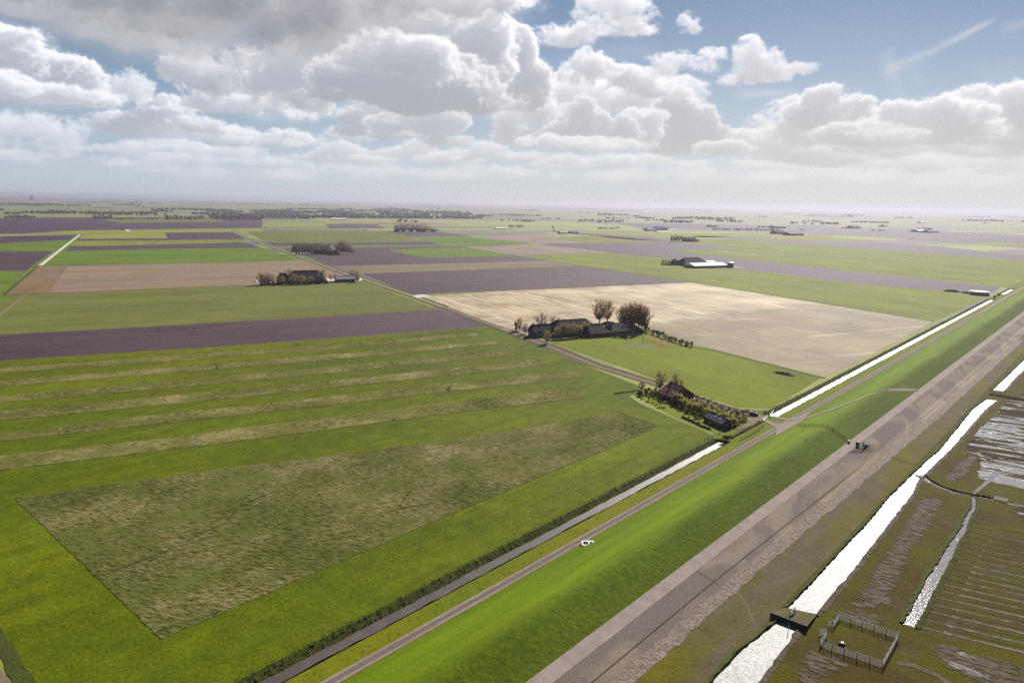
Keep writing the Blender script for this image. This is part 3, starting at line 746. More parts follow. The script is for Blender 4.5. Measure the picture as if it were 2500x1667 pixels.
M['trod'] = field('trodden soil', (.115, .098, .055), (.150, .125, .10), (.11, .12, .02), az=152, fine=1.2, famt=.4)
for q in SH:
    sheet(q[0], [F(x, y) for x, y in q[2]], M[q[1]], q[3] if len(q) > 3 else .05, world=True)

# uncut grass stands knee-high over the mown meadow
def standing(name, top, bot, mat, h=.45):
    edge = [G(x, y) for x, y in top]+[G(x, y) for x, y in bot[::-1]]
    q = []
    for a, b in zip(edge, edge[1:]+edge[:1]):
        n = max(1, int((b-a).length/.9)); q += [a.lerp(b, i/n) for i in range(n)]
    q = [p+Vector((random.uniform(-.22, .22), random.uniform(-.22, .22), 0)) for p in q]
    mb = MB(); n = len(q)
    tops = [p+Vector((0, 0, h*random.uniform(.75, 1.1))) for p in q]
    mb.v = [tuple(p) for p in tops]+[tuple(p-Vector((0, 0, .02))) for p in q]
    for t in tessellate_polygon([tops]):
        a, b, c = (tops[i] for i in t)
        if (b-a).cross(c-a).z < 0: t = t[::-1]
        mb.f.append(tuple(t)); mb.mi.append(0)
    for i in range(n): mb.f.append((i, (i+1) % n, n+(i+1) % n, n+i)); mb.mi.append(0)
    return struct(name, mb, mat, 'stuff')
standing('uncut_grass', [(36, 1217), (240, 1187), (700, 1124), (1040, 1083), (1300, 1041), (1517, 1006)], [(388, 1563), (405, 1559), (600, 1477), (1017, 1292), (1234, 1200), (1400, 1129), (1512, 1084), (1606, 1039)][:0] or [(393, 1561), (700, 1428), (1017, 1292), (1300, 1172), (1512, 1084), (1606, 1039)], M['tall'], .15)
STR = [([(-300, 1152), (0, 1112), (357, 1075), (700, 1031), (1057, 986), (1415, 946)], [(-300, 1192), (0, 1148), (700, 1062), (1057, 1014), (1424, 971)]),
       ([(-300, 1096), (0, 1059), (357, 1016), (700, 980), (1057, 940), (1399, 905)], [(-300, 1116), (0, 1077), (700, 1000.7), (1057, 960), (1424, 921)]),
       ([(-300, 1036), (0, 1004), (440, 963.5), (700, 940), (1325, 876)], [(-300, 1062), (0, 1027), (700, 958.5), (1343, 890)]),
       ([(-300, 990), (0, 966.5), (700, 906), (1250, 853)], [(-300, 1013), (0, 984), (700, 921), (1274, 865)]),
       ([(-300, 955), (0, 929), (700, 874), (1057, 844.5), (1203, 832)], [(-300, 970), (0, 944), (700, 888), (1222, 840)]),
       ([(-300, 923), (0, 899.5), (700, 849), (1160, 813.7)], [(-300, 935), (0, 911), (700, 861), (1170, 820)])]
for a, b in STR: standing('uncut_grass', a, b, M['tallstrip'], .13)
# narrow open drains along the lower edge of each strip
for a, b in STR[:5]: ribbon('field_drain', [(x, y+1.0) for x, y in b], .42, M['bankdark'], .07, step=5, jit=.20)

# ------------------------------------------------------------------ lanes, roads
lane = [(570, 566), (600, 580.6), (654, 600), (707, 618), (775, 643), (841, 667.7), (889, 682), (1015, 725.5), (1082, 749.5)]
lane2 = [(1082, 749.5), (1150, 775), (1222, 801.5), (1289, 827), (1335, 843), (1450, 891), (1587, 933.5)]
lane3 = [(1587, 933.5), (1622, 944), (1690, 970), (1754, 991), (1823, 1009), (1846, 1018.5)]
ribbon('lane_verge', lane+lane2[1:]+lane3[1:], 7.5, M['soil'], .06, step=30)
ribbon('lane_verge', lane, 13, M['crop2'], .055, step=30)
ribbon('farm_lane', lane, 3.4, M['lane'], .10, step=30)
ribbon('farm_lane', lane2, 3.2, M['lanebrown'], .10, step=20)
ribbon('farm_lane', lane3, 2.6, M['lanebrown'], .10, step=20)
def off(pix, d):   # a line beside another one, d metres to the right
    p = [G(x, y) for x, y in pix]; q = []
    for i, v in enumerate(p):
        t = p[min(i+1, len(p)-1)]-p[max(i-1, 0)]; t.normalize(); q.append(v+Vector((t.y, -t.x, 0))*d)
    return q
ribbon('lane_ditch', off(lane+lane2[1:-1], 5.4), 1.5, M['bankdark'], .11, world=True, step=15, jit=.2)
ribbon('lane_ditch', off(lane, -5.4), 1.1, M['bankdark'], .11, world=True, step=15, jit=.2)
ribbon('lane_shoulder', off(lane2[2:], -4.0), 3.2, M['soil'], .085, world=True, step=15, jit=.3)
ribbon('white_lane', [(197, 572), (160, 600), (99, 648)], 5.0, M['yard'], .10)
ribbon('lane_verge', [(197, 573), (99, 648), (52, 686), (-20, 738)], 15, M['crop2'], .06)
ribbon('farm_lane', [(63, 721), (30, 746), (-40, 800)], 2.6, M['tan'], .10)
ribbon('field_ditch', [(92, 650), (10, 720)], 3, M['bankdark'], .12, jit=.3, step=20)
dr = [ST(s, -103.1, .3) for s in list(np.arange(-140, 700, 10))+[760]]
ribbon('dike_road', dr, 2.75, M['road'], .06, world=True, jit=.05)
ribbon('dike_road_wear', dr, 1.3, M['roadmid'], .066, world=True, jit=.12)
ribbon('dike_road', [ST(760, -103.1, .3), ST(800, -103.6, .3), ST(880, -104.2, .3), ST(1500, -104.2, .3)], 2.9, M['road'], .062, world=True)
ribbon('access_road', [(1846, 1018.5), (1868, 1026), (1888, 1036), (1908, 1047)], 3.0, M['road'], .10)
ribbon('access_road', [(1886, 1017.5), (1905, 1021), (1930, 1023.5), (1955, 1020), (1975, 1008)], 2.8, M['road'], .105)
sheet('access_road', [(1896, 1044), (1878, 1030), (1900, 1034), (1912, 1032), (1950, 1024), (1972, 1010), (1962, 1026), (1925, 1046), (1895, 1063)], M['road'], .11)
ribbon('farm_track', [(1848, 1020), (1841, 1029), (1826, 1038), (1800, 1048)], [3.6, 2.6, 2.4, 1.2], M['lanebrown'], .11, step=3, jit=.1)
sheet('farm_track', [(1836, 1014), (1852, 1012), (1872, 1019), (1866, 1027), (1846, 1027), (1840, 1020)], M['lanebrown'], .115)
ribbon('dike_ramp', [(1955, 1025), (1985, 1015), (2015, 1005), (2084, 980), (2140, 958), (2162, 953), (2199, 951.5), (2238, 952.5)], 2.3, M['road'], .16, step=4, terrain=True)
# field edges: ditches between the parcels
for pts, w in (([(1687, 690), (1980, 736), (2281, 785)], 2.2), ([(1254, 624), (1425, 650), (1686, 689.5)], 2.4), ([(885, 669), (1200, 658), (1425, 650)], 1.2), ([(1020, 722), (1200, 711.2), (1686, 689.6)], 1.6),
               ([(16, 720), (630, 696), (868, 688.5)], 1.8), ([(100, 649), (630, 638.8), (750, 635)], 1.3), ([(1690, 846), (1740, 854.5), (2014, 924)], 2.2), ([(1034, 590), (1254, 624)], 3.0), ([(1380, 661.5), (1640, 655), (1690, 655)], 1.4),
               ([(1800, 703), (2050, 697)], 1.0), ([(2080, 629), (2500, 664)], 2.0), ([(1420, 570.5), (1640, 589)], 2.0)):
    ribbon('field_ditch', pts, w, M['bankdark'], .13, step=25, jit=w*.15)
for pts, w in (([(1484, 616.5), (1640, 632.7)], 2.4), ([(1312, 595.3), (1484, 616.2)], 2.6), ([(1420, 592.8), (1618, 611)], 1.8), ([(1618, 611.3), (1800, 632), (2038, 659)], 1.2), ([(2130, 695), (2200, 701)], 2.5)):
    ribbon('field_path', pts, w, M['rose'], .14)
sheet('concrete_pad', [(1006, 722), (1030, 719), (1058, 724), (1020, 727.5)], M['yard'], .16)
ribbon('farm_drive', [(707, 618), (730, 618.3), (757, 617)], 5, M['yard'], .16)
sheet('farm_yard', [(795, 680), (822, 680), (823, 686), (800, 687)], M['yard'], .14)
sheet('farm_yard', [(876, 677), (886, 682), (880, 686), (872, 684)], M['yard'], .14)
sheet('farm_yard', [(1480, 798), (1497, 798), (1500, 806), (1490, 817), (1484, 817), (1480, 806)], M['yard'], .16)
ribbon('farm_yard', [(1225, 803), (1262, 806), (1300, 822), (1290, 828)], 4.5, M['lane'], .14)
ribbon('farm_drive', [(1790, 651.5), (1816, 654)], 6, M['yard'], .16)
ribbon('wet_furrow', [(1755, 615.5), (1785, 617.5), (1845, 621)], 7, M['yard'], .16, jit=1.5, step=12)
ribbon('wet_furrow', [(1828, 623), (1850, 623.6)], 5, M['yard'], .16)
ribbon('tyre_tracks', [(385, 632.5), (405, 631.3), (430, 631.7), (452, 634)], 2.0, M['lane'], .16)
ribbon('farm_drive', [(2412, 716), (2440, 718.5), (2464, 719.5)], 3, M['lane'], .14)
ribbon('farm_drive', [(2400, 724.5), (2425, 727), (2452, 728.6)], 2.4, M['lane'], .14)
ribbon('white_lane', [(306, 561.5), (316, 566)], 6, M['yard'], .2)
sheet('far_yard', [(305, 561), (320, 561), (318, 562.5), (307, 562.5)], M['yard'], .25)

# ------------------------------------------------------------------ water
def wstrip(name, s0, s1, tl, tr, z, mat, step=3.0):
    mb = MB(); ss = list(np.arange(s0, s1, step))+[s1]
    for i, s in enumerate(ss):
        e = 1 if 0 < i < len(ss)-1 else 0
        mb.v += [tuple(ST(s, tl+random.uniform(-.2, .2)*e, z)), tuple(ST(s, tr+random.uniform(-.22, .22)*e, z))]
    for i in range(len(ss)-1): mb.f.append((2*i, 2*i+1, 2*i+3, 2*i+2)); mb.mi.append(0)
    return struct(name, mb, mat)
wstrip('ditch_water', -140, S_END1, -114.25, -111.4, -.95, M['ditchwater'])
wstrip('ditch_water', S_BEG2, S_END2, -114.25, -111.2, -.95, M['channel'])
wstrip('ditch_water', S_BEG3, S_END3, -114.4, -110.9, -.95, M['channel'])
def river(name, left, right, mat, dz=.05, n=70, jit=.35):
    def lin(pix):
        p = [q if isinstance(q, Vector) else P(*q, 1.2) for q in pix]; d = [0]
        for a, b in zip(p, p[1:]): d.append(d[-1]+(b-a).length)
        out = []
        for i in range(n):
            q = d[-1]*i/(n-1); j = min(max(np.searchsorted(d, q)-1, 0), len(p)-2)
            out.append(p[j].lerp(p[j+1], (q-d[j])/max(d[j+1]-d[j], 1e-6)))
        return out
    a, b = lin(left), lin(right); mb = MB()
    for i in range(n):
        e = 1 if 0 < i < n-1 else 0
        for p in (a[i], b[i]):
            mb.v.append((p.x+random.uniform(-jit, jit)*e, p.y+random.uniform(-jit, jit)*e, 1.2+dz+.25*0))
    for i in range(n-1): mb.f.append((2*i, 2*i+1, 2*i+3, 2*i+2)); mb.mi.append(0)
    return struct(name, mb, mat), a, b
CHL = [(1923, 1486), (2000, 1405), (2060, 1338), (2119, 1277), (2170, 1215), (2214, 1172), (2255, 1132), (2294, 1099), (2338, 1045), (2374, 1000), (2408, 975)]
CHR = [(1991, 1501), (2040, 1443), (2087, 1386), (2140, 1318), (2183, 1261), (2228, 1206), (2243, 1172), (2256, 1160), (2290, 1126), (2326, 1092), (2370, 1040), (2406, 1000), (2434, 978)]
_, bl1, br1 = river('channel_water', CHL, CHR, M['channel'], .05, 110, .3)
_, bl2, br2 = river('channel_water', [ST(-140, -49.6, 1.2), (1640, 1760), (1738, 1667), (1800, 1595), (1860, 1548), (1898, 1518)], [ST(-140, -43.4, 1.2), (1780, 1760), (1849, 1667), (1904, 1598), (1946, 1536), (1950, 1530)], M['channel'], .05, 150, .3)
_, bl3, br3 = river('channel_water', [(2424, 952), (2452, 925), (2500, 879), (2650, 740), (2700, 690)], [(2450, 955), (2474, 930), (2500, 903), (2650, 765), (2720, 700)], M['channel'], .05, 60, .4)
def creek(name, cl, w, mat, n=60, jit=.18):
    p = [P(x, y, 1.2) for x, y in cl]; d = [0]
    for a, b in zip(p, p[1:]): d.append(d[-1]+(b-a).length)
    mb = MB(); L = []; Rr = []
    for i in range(n):
        q = d[-1]*i/(n-1); j = min(max(int(np.searchsorted(d, q))-1, 0), len(p)-2)
        c = p[j].lerp(p[j+1], (q-d[j])/max(d[j+1]-d[j], 1e-6)); t = (p[j+1]-p[j]).normalized(); nn = Vector((t.y, -t.x, 0))
        ww = float(np.interp(i/(n-1), np.linspace(0, 1, len(w)), w))/2
        a = c-nn*(ww+random.uniform(-jit, jit)); b = c+nn*(ww+random.uniform(-jit, jit)); L.append(a); Rr.append(b)
        mb.v += [(a.x, a.y, 1.26), (b.x, b.y, 1.26)]
    for i in range(n-1): mb.f.append((2*i, 2*i+1, 2*i+3, 2*i+2)); mb.mi.append(0)
    struct(name, mb, mat); return L, Rr
ck1 = creek('creek_water', [(2246, 1160), (2268, 1176), (2292, 1188), (2330, 1201), (2367, 1209), (2426, 1219)], [2.2, 1.5, 1.4, 1.3, 1.2], M['creek'], 40)
creek('creek_water', [(2461, 1229.6), (2500, 1236), (2600, 1252)], [1.3, 1.2, 1.2], M['creek'], 14)
ck2 = creek('creek_water', [(2377, 1212), (2378, 1239), (2364, 1261), (2349, 1298), (2333, 1320), (2318, 1348), (2293, 1391), (2271, 1428), (2253, 1466), (2234, 1500), (2218, 1527)], [.9, 1.0, 1.1, 1.3, 1.7, 1.9, 2.2, 2.3, 2.3, 2.2], M['creek'], 80)
creek('creek_water', [(2372, 1210), (2398, 1186), (2424, 1164), (2436, 1150)], [.5, 1.0, 1.6, 2.0], M['creek'], 20)
# ragged banks along the water
def bank(pts, out, h, mat=None, w=.55):
    mb = MB(); n = len(pts)
    for i, p in enumerate(pts):
        t = (pts[min(i+1, n-1)]-pts[max(i-1, 0)]).normalized(); nn = Vector((t.y, -t.x, 0))*out
        hh = h*random.uniform(.6, 1.25); r = random.uniform(-.12, .18)
        a = p+nn*(-.05+r); b = p+nn*(.12+r); c = p+nn*(w+.3+r+random.uniform(0, .5))
        mb.v += [(a.x, a.y, 1.1), (b.x, b.y, 1.25+hh), (c.x, c.y, 1.2+hh*.25)]
    for i in range(n-1):
        for k in (0, 1): mb.f.append((3*i+k, 3*i+k+1, 3*i+4+k, 3*i+3+k)); mb.mi.append(0)
    struct('creek_bank', mb, mat or M['soil'])
def dens(pts, step=.8):
    q = []
    for a, b in zip(pts, pts[1:]):
        n = max(1, int((b-a).length/step)); q += [a.lerp(b, i/n) for i in range(n)]
    return q+[pts[-1]]
for a, b in ((bl1, br1), (bl2, br2), (bl3, br3)):
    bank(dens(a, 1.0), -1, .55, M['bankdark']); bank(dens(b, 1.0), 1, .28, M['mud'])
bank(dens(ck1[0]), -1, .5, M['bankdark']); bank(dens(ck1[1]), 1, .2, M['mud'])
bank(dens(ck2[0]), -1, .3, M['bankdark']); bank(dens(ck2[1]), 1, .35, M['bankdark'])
# mud, tidal flats, drains
def inside(p, poly):
    c = False; n = len(poly)
    for i in range(n):
        a, b = poly[i], poly[i-1]
        if (a.y > p.y) != (b.y > p.y) and p.x < (b.x-a.x)*(p.y-a.y)/(b.y-a.y)+a.x: c = not c
    return c
def slivers(name, pix, mat, dz, az=124, per=1.6, ln=(1.2, 3.4), wd=(.25, .8)):
    poly = [P(x, y, 1.2) for x, y in pix]; xs = [p.x for p in poly]; ys = [p.y for p in poly]; mb = MB(); A = (max(xs)-min(xs))*(max(ys)-min(ys))
    for k in range(int(A*per)):
        c = Vector((random.uniform(min(xs), max(xs)), random.uniform(min(ys), max(ys)), 1.2+dz+random.uniform(0, .05)))
        if not inside(c, poly): continue
        a = R(az+random.gauss(0, 9)); d = Vector((math.sin(a), math.cos(a), 0)); nn = Vector((d.y, -d.x, 0)); L, W = random.uniform(*ln)/2, random.uniform(*wd)/2
        mb.face([c-d*L-nn*W*.2, c-d*L*.3+nn*W*-1.0, c+d*L*.5-nn*W*.8, c+d*L, c+d*L*.4+nn*W, c-d*L*.5+nn*W*.9])
    struct(name, mb, mat)
def msheet(name, pix, mat, dz, rag=.4):
    if name == 'mud_ridges': return slivers(name, pix, mat, dz)
    p = [P(x, y, 1.2) for x, y in pix]; q = []
    for a, b in zip(p, p[1:]+p[:1]):
        n = max(1, int((b-a).length/1.6)); q += [a.lerp(b, i/n)+Vector((random.uniform(-rag, rag), random.uniform(-rag, rag), 0)) for i in range(n)]
    sheet(name, q, mat, dz, world=True)
msheet('mud_ridges', [(2253, 1217), (2290, 1212), (2297, 1224), (2262, 1287), (2212, 1351), (2180, 1430), (2160, 1478), (2085, 1480), (2119, 1427), (2158, 1367), (2202, 1306)], M['mud'], .03, .7)
msheet('mud_ridges', [(2371, 1112), (2384, 1115), (2355, 1159), (2326, 1177), (2308, 1168), (2340, 1136)], M['mud'], .03)
msheet('mud_ridges', [(1978, 1589), (2020, 1597), (2056, 1607), (2060, 1625), (2010, 1648), (1985, 1690), (1940, 1690), (1958, 1640)], M['mud'], .03, .6)
msheet('mud_ridges', [(2040, 1498), (2090, 1488), (2140, 1500), (2150, 1530), (2060, 1512)], M['mud'], .025, .5)
msheet('tidal_flat', [(2452, 985), (2500, 960), (2800, 800), (2900, 1000), (2700, 1190), (2500, 1196), (2435, 1180), (2385, 1165), (2395, 1130), (2352, 1108), (2372, 1070), (2420, 1020)], M['wetflat'], .03, .6)
msheet('tidal_flat', [(2478, 1240), (2520, 1236), (2640, 1258), (2600, 1280), (2490, 1262)], M['wetflat'], .03, .5)
msheet('puddle', [(2333, 1590), (2352, 1592), (2384, 1606), (2372, 1608), (2345, 1600)], M['creek'], .05, .15)
msheet('puddle', [(2306, 1607), (2330, 1618), (2360, 1628), (2400, 1643), (2420, 1656), (2388, 1650), (2350, 1638), (2318, 1622)], M['creek'], .05, .2)
msheet('puddle', [(2153, 1467), (2160, 1456), (2170, 1458), (2172, 1472), (2160, 1477)], M['mud'], .05, .1)
msheet('mud_ridges', [(2290, 1570), (2330, 1580), (2420, 1606), (2560, 1640), (2560, 1700), (2400, 1668), (2320, 1628), (2286, 1588)], M['mud'], .028, .5)
ribbon('worn_path', [(2190, 1618), (2230, 1624), (2290, 1648), (2350, 1690)], 1.2, M['mud'], .06, step=3, jit=.25)
ribbon('worn_path', [(1795, 1440), (1823, 1475), (1836, 1510), (1848, 1528), (1858, 1532)], .25, M['tan'], .06, step=2, jit=.05)
ribbon('worn_path', [(2160, 1112), (2190, 1120), (2220, 1130), (2245, 1139)], .9, M['bankdark'], .07, step=4, jit=.2, terrain=True)
# the silted drains run off square to the creek
tz = [st(P(x, y, 1.2)) for x, y in ((2349, 1298), (2218, 1525))]
d_az = R(116.5); dv = Vector((math.sin(d_az), math.cos(d_az), 0))
tops = [(2378, 1246), (2376, 1252), (2372, 1262), (2368, 1272), (2364, 1284), (2359, 1296), (2354, 1308), (2346, 1320), (2338, 1332), (2332, 1345), (2325, 1358), (2318, 1371), (2311, 1384), (2303, 1397), (2296, 1410), (2289, 1424), (2282, 1439), (2274, 1455), (2265, 1472), (2257, 1489), (2246, 1510), (2234, 1527)]
for i, (x, y) in enumerate(tops):
    a = P(x, y, 1.2)+dv*.5; k = i/(len(tops)-1)
    star = 5.2+random.uniform(-.3, .3)
    ribbon('drain', [a, a+dv*star*.5, a+dv*star], .32, M['bankdark'] if i < 15 else M['slick'], .055, world=True, step=.6, jit=.07)
    pts = [a+dv*(star+q) for q in (0, 6, 14, 30, 60)]
    wide = .25 if i < 8 else .40+.95*max(0, (k-.35))
    if i > 5: ribbon('drain', pts, [wide*.5, wide*.8, wide, wide*1.2, wide*1.3], M['slick'], .055, world=True, step=.9, jit=.08+.16*max(0, k-.3))
    if 2 < i < len(tops)-1:
        m2 = P(*tops[i+1], 1.2).lerp(a, .5)
        ribbon('drain', [m2+dv*q for q in (star+1, star+8, 22, 34)], [.1, .35, .35, .2], M['bankdark'], .05, world=True, step=.9, jit=.12)
    if i > 2 and i % 2:
        g0 = star+random.uniform(5, 16)-6*k
        ribbon('drain', [a+dv*g0, a+dv*(g0+4), a+dv*(g0+random.uniform(7, 14)), a+dv*(g0+random.uniform(16, 26))], [.05, .28, .34, .05], M['creek'], .06, world=True, step=.8, jit=.06)
    else: ribbon('drain', [a+dv*q for q in (10, 20, 40)], [.05, .3, .3], M['slick'], .055, world=True, step=.9, jit=.05)
    if i > 5:
        c = a+dv*star; r = .35+.35*k
        sheet('puddle', [c+Vector((math.cos(t)*r*q, math.sin(t)*r*q, 0)) for t, q in ((j*.785, (1.5, .5)[j % 2]) for j in range(8))], M['slick'], .06, world=True)
ribbon('field_ditch', [(-60, 1480), (-10, 1548), (28, 1610), (58, 1667), (120, 1780)], [3.0, 2.4, 3.2, 3.0], M['bankdark'], .1, step=2, jit=.3)
ribbon('farm_track', [(-60, 1610), (-10, 1655), (40, 1730)], 3, M['lanebrown'], .09)
# ------------------------------------------------------------------ building materials
def tiles(name, c, var=.25, az=None):
    n = NT(name)
    tc = n.n.new('ShaderNodeTexCoord').outputs['Object']
    w = n.n.new('ShaderNodeTexWave'); w.bands_direction = 'Z'; n.l.new(tc, w.inputs['Vector']); w.inputs['Scale'].default_value = 1.6; w.inputs['Distortion'].default_value = .6
    f = n.noise(tc, .8, 4, .7)
    col = gain(n, c, n.rng(f, .25, .75, 1-var, 1+var))
    col = gain(n, col, n.rng(w.outputs['Fac'], 0, 1, .85, 1.08))
    n.bump(w.outputs['Fac'], .05); return n.out(col, .85, .06)
M['rdark'] = tiles('dark thatch and tile', (.052, .036, .054))
M['rred'] = tiles('red pantiles', (.135, .040, .034), .35)
M['rslate'] = tiles('blue grey roofing', (.060, .060, .085), .2)
M['rgrey'] = tiles('grey corrugated roofing', (.26, .24, .27), .15)
M['rwhite'] = tiles('white sheet roofing', (.80, .80, .82), .05)
M['brick'] = plain('dark brick', (.085, .050, .042), .85, .2, .3, 3)
M['timber'] = plain('black tarred boards', (.030, .026, .030), .8, .25, .3, 4)
M['greywall'] = plain('grey rendered wall', (.17, .17, .17), .85, .2, .2, 2)
M['white'] = plain('white paint', (.78, .78, .76), .5, .4, .08, 4)
M['glass'] = plain('window glass', (.05, .06, .075), .12, .6, .1, 1)
M['skyglass'] = plain('roof glazing', (.30, .34, .40), .15, .6, .1, 1)
M['steel'] = plain('galvanised steel', (.27, .27, .29), .7, .3, .15, 6)
M['darksteel'] = plain('dark coated steel', (.055, .060, .085), .5, .4, .2, 1.2)
M['wood'] = plain('weathered post wood', (.12, .095, .07), .85, .2, .3, 6)
M['darkwood'] = plain('dark post wood', (.055, .045, .035), .85, .2, .3, 6)
M['concrete'] = plain('pale concrete', (.46, .43, .38), .85, .2, .2, 3)
M['black'] = plain('black rubber', (.02, .02, .02), .8, .3, .2, 4)
M['carpaint'] = plain('dark car paint', (.012, .014, .024), .18, .6, .1, 2)
M['red'] = plain('red lamp', (.3, .02, .02), .3, .5, .1, 4)

def heading(a, b):     # z rotation that carries local +x along a -> b
    d = b-a; return math.atan2(d.y, d.x)
class Bld:
    """a gabled or hipped building; local x runs along the wall that faces the viewer, y away from him"""
    def __init__(s, name, label, pa, pb, W, cat='barn', group=None, L=None, z=0):
        a, b = (p if isinstance(p, Vector) else G(*p) for p in (pa, pb)); s.rz = heading(a, b); s.L = L or (b-a).length; s.W = W
        s.root = thing(name, label, cat, a.lerp(b, .5) if not L else a.lerp(b, .5), s.rz, group)
    def shell(s, eave, ridge, hl=0.0, hr=0.0, wall='brick', roof='rdark', off=.35, y0=0.0, x0=None, x1=None, W=None, axis='x'):
        L2 = s.L/2; x0 = -L2 if x0 is None else x0; x1 = L2 if x1 is None else x1; W = W or s.W; y1 = y0+W; ym = (y0+y1)/2
        mb = MB(); rr = ridge-.22
        # walls with gable tops where the roof is not hipped
        mb.face([(x0, y0, -.3), (x1, y0, -.3), (x1, y0, eave), (x0, y0, eave)])
        mb.face([(x1, y1, -.3), (x0, y1, -.3), (x0, y1, eave), (x1, y1, eave)])
        for x, h, sg in ((x0, hl, 1), (x1, hr, -1)):
            p = [(x, y1, -.3), (x, y0, -.3), (x, y0, eave)]+([(x, ym, rr)] if h < .1 else [])+[(x, y1, eave)]
            mb.face(p if sg > 0 else p[::-1])
        wl = mb.build('wall', M[wall], s.root)
        mb = MB(); o = off; k = (ridge-eave)/(W/2); ez = eave-o*k; gx0 = x0-(o if hl < .1 else 0); gx1 = x1+(o if hr < .1 else 0)
        a0, a1 = (x0-o if hl >= .1 else gx0), (x1+o if hr >= .1 else gx1)
        r0, r1 = (x0+hl if hl >= .1 else gx0), (x1-hr if hr >= .1 else gx1)
        E = [(a0, y0-o, ez), (a1, y0-o, ez), (a1, y1+o, ez), (a0, y1+o, ez)]; Rg = [(r0, ym, ridge), (r1, ym, ridge)]
        mb.face([E[0], E[1], Rg[1], Rg[0]]); mb.face([E[2], E[3], Rg[0], Rg[1]])
        mb.face([E[1], E[2], Rg[1]]); mb.face([E[3], E[0], Rg[0]])
        th = .2
        for i in range(4):
            p, q = E[i], E[(i+1) % 4]; mb.face([q, p, (p[0], p[1], p[2]-th), (q[0], q[1], q[2]-th)])
        mb.face([(e[0], e[1], e[2]-th) for e in E[::-1]])
        s.roof = mb.build('roof', M[roof], s.root); s.k = k; s.eave = eave; s.y0 = y0; s.wl = wl
        mb = MB(); mb.tube((r0, ym, ridge+.02), (r1, ym, ridge+.02), .16, .16, 6); mb.build('ridge', M[roof], s.roof)
        return s
    def opening(s, name, x, z0, w, h, mat='glass', y=None, side='front', frame=True):
        y = s.y0 if y is None else y; mb = MB()
        if side == 'front': mb.box(x-w/2, x+w/2, y-.06, y+.05, z0, z0+h)
        elif side == 'right': mb.box(s.L/2-.05, s.L/2+.06, x-w/2, x+w/2, z0, z0+h)
        else: mb.box(-s.L/2-.06, -s.L/2+.05, x-w/2, x+w/2, z0, z0+h)
        o = mb.build(name, M[mat], s.root)
        if frame:
            mb = MB(); t = .09
            for (p0, p1, q0, q1) in ((x-w/2-t, x+w/2+t, z0+h, z0+h+t), (x-w/2-t, x+w/2+t, z0-t, z0), (x-w/2-t, x-w/2, z0, z0+h), (x+w/2, x+w/2+t, z0, z0+h)):
                if side == 'front': mb.box(p0, p1, y-.09, y+.04, q0, q1)
                elif side == 'right': mb.box(s.L/2-.04, s.L/2+.09, p0, p1, q0, q1)
                else: mb.box(-s.L/2-.09, -s.L/2+.04, p0, p1, q0, q1)
            mb.build('frame', M['white'], o)
        return o
    def skylight(s, x, up, w=1.0, h=1.3, mat='skyglass', name='skylight'):
        """a roof light on the slope that faces the viewer, up = metres up the plan from the wall"""
        z = lambda y: s.eave+(y-s.y0)*s.k+.10
        y0, y1 = s.y0+up, s.y0+up+h*.7; mb = MB()
        mb.face([(x-w/2, y0, z(y0)), (x+w/2, y0, z(y0)), (x+w/2, y1, z(y1)), (x-w/2, y1, z(y1))])
        for p, q in (((x-w/2, y0), (x+w/2, y0)), ((x+w/2, y0), (x+w/2, y1)), ((x+w/2, y1), (x-w/2, y1)), ((x-w/2, y1), (x-w/2, y0))):
            mb.face([(q[0], q[1], z(q[1])), (p[0], p[1], z(p[1])), (p[0], p[1], z(p[1])-.2), (q[0], q[1], z(q[1])-.2)])
        return mb.build(name, M[mat], s.roof)
    def chimney(s, x, y, z0, z1, w=.8):
        mb = MB(); mb.box(x-w/2, x+w/2, y-w/2, y+w/2, z0, z1); mb.box(x-w/2-.1, x+w/2+.1, y-w/2-.1, y+w/2+.1, z1-.003, z1+.15)
        return mb.build('chimney', M['brick'], s.roof)

def axis(px, az, L, back=0.0):
    """two ground points L metres apart along heading az, the second one at pixel px"""
    b = G(*px); d = Vector((math.sin(R(az)), math.cos(R(az)), 0)); n = Vector((-d.y, d.x, 0))
    return b-d*L+n*back, b+n*back

# ---- the great farm beside the straw field
a, b = axis((1487, 819), 66, 52.0)
f = Bld('farmhouse', 'great dark farmhouse and barn with a steep hipped roof behind a row of pruned trees', a, b, 17.5, 'farmhouse')
f.shell(3.2, 10.4, 6.0, 8.5, 'brick', 'rdark', y0=5.0, x0=-15, x1=23.5, W=19)
f.chimney(-7.0, 14.6, 9.5, 11.4)
f.shell(3.0, 7.6, 0.1, 6.0, 'brick', 'rdark', y0=-4.0, x0=8.5, x1=26, W=13.5)
f.shell(4.2, 8.3, 0, 0, 'brick', 'rdark', y0=9.5, x0=-28, x1=-14, W=9.5)
f.y0 = 9.5
for x in (-26, -23, -20, -17): f.opening('window', x, 1.0, 1.2, 1.8)
f.opening('door', -15.2, 0.0, 1.3, 2.4, 'timber')
f.chimney(-26.6, 14.2, 7.6, 9.4)
f.y0 = -4.0; f.opening('barn_door', 14.0, 0, 3.4, 2.7, 'timber', frame=False)
a, b = axis((1569, 814), 66, 26.0)
f = Bld('barn', 'low dark hipped barn under the clump of tall bare trees', a, b, 15, 'barn')
f.shell(2.8, 7.4, 4.5, 5.5, 'brick', 'rdark'); f.opening('barn_door', -5, 0, 3.0, 2.5, 'timber', frame=False); f.opening('window', 5, .9, 1.2, 1.0)
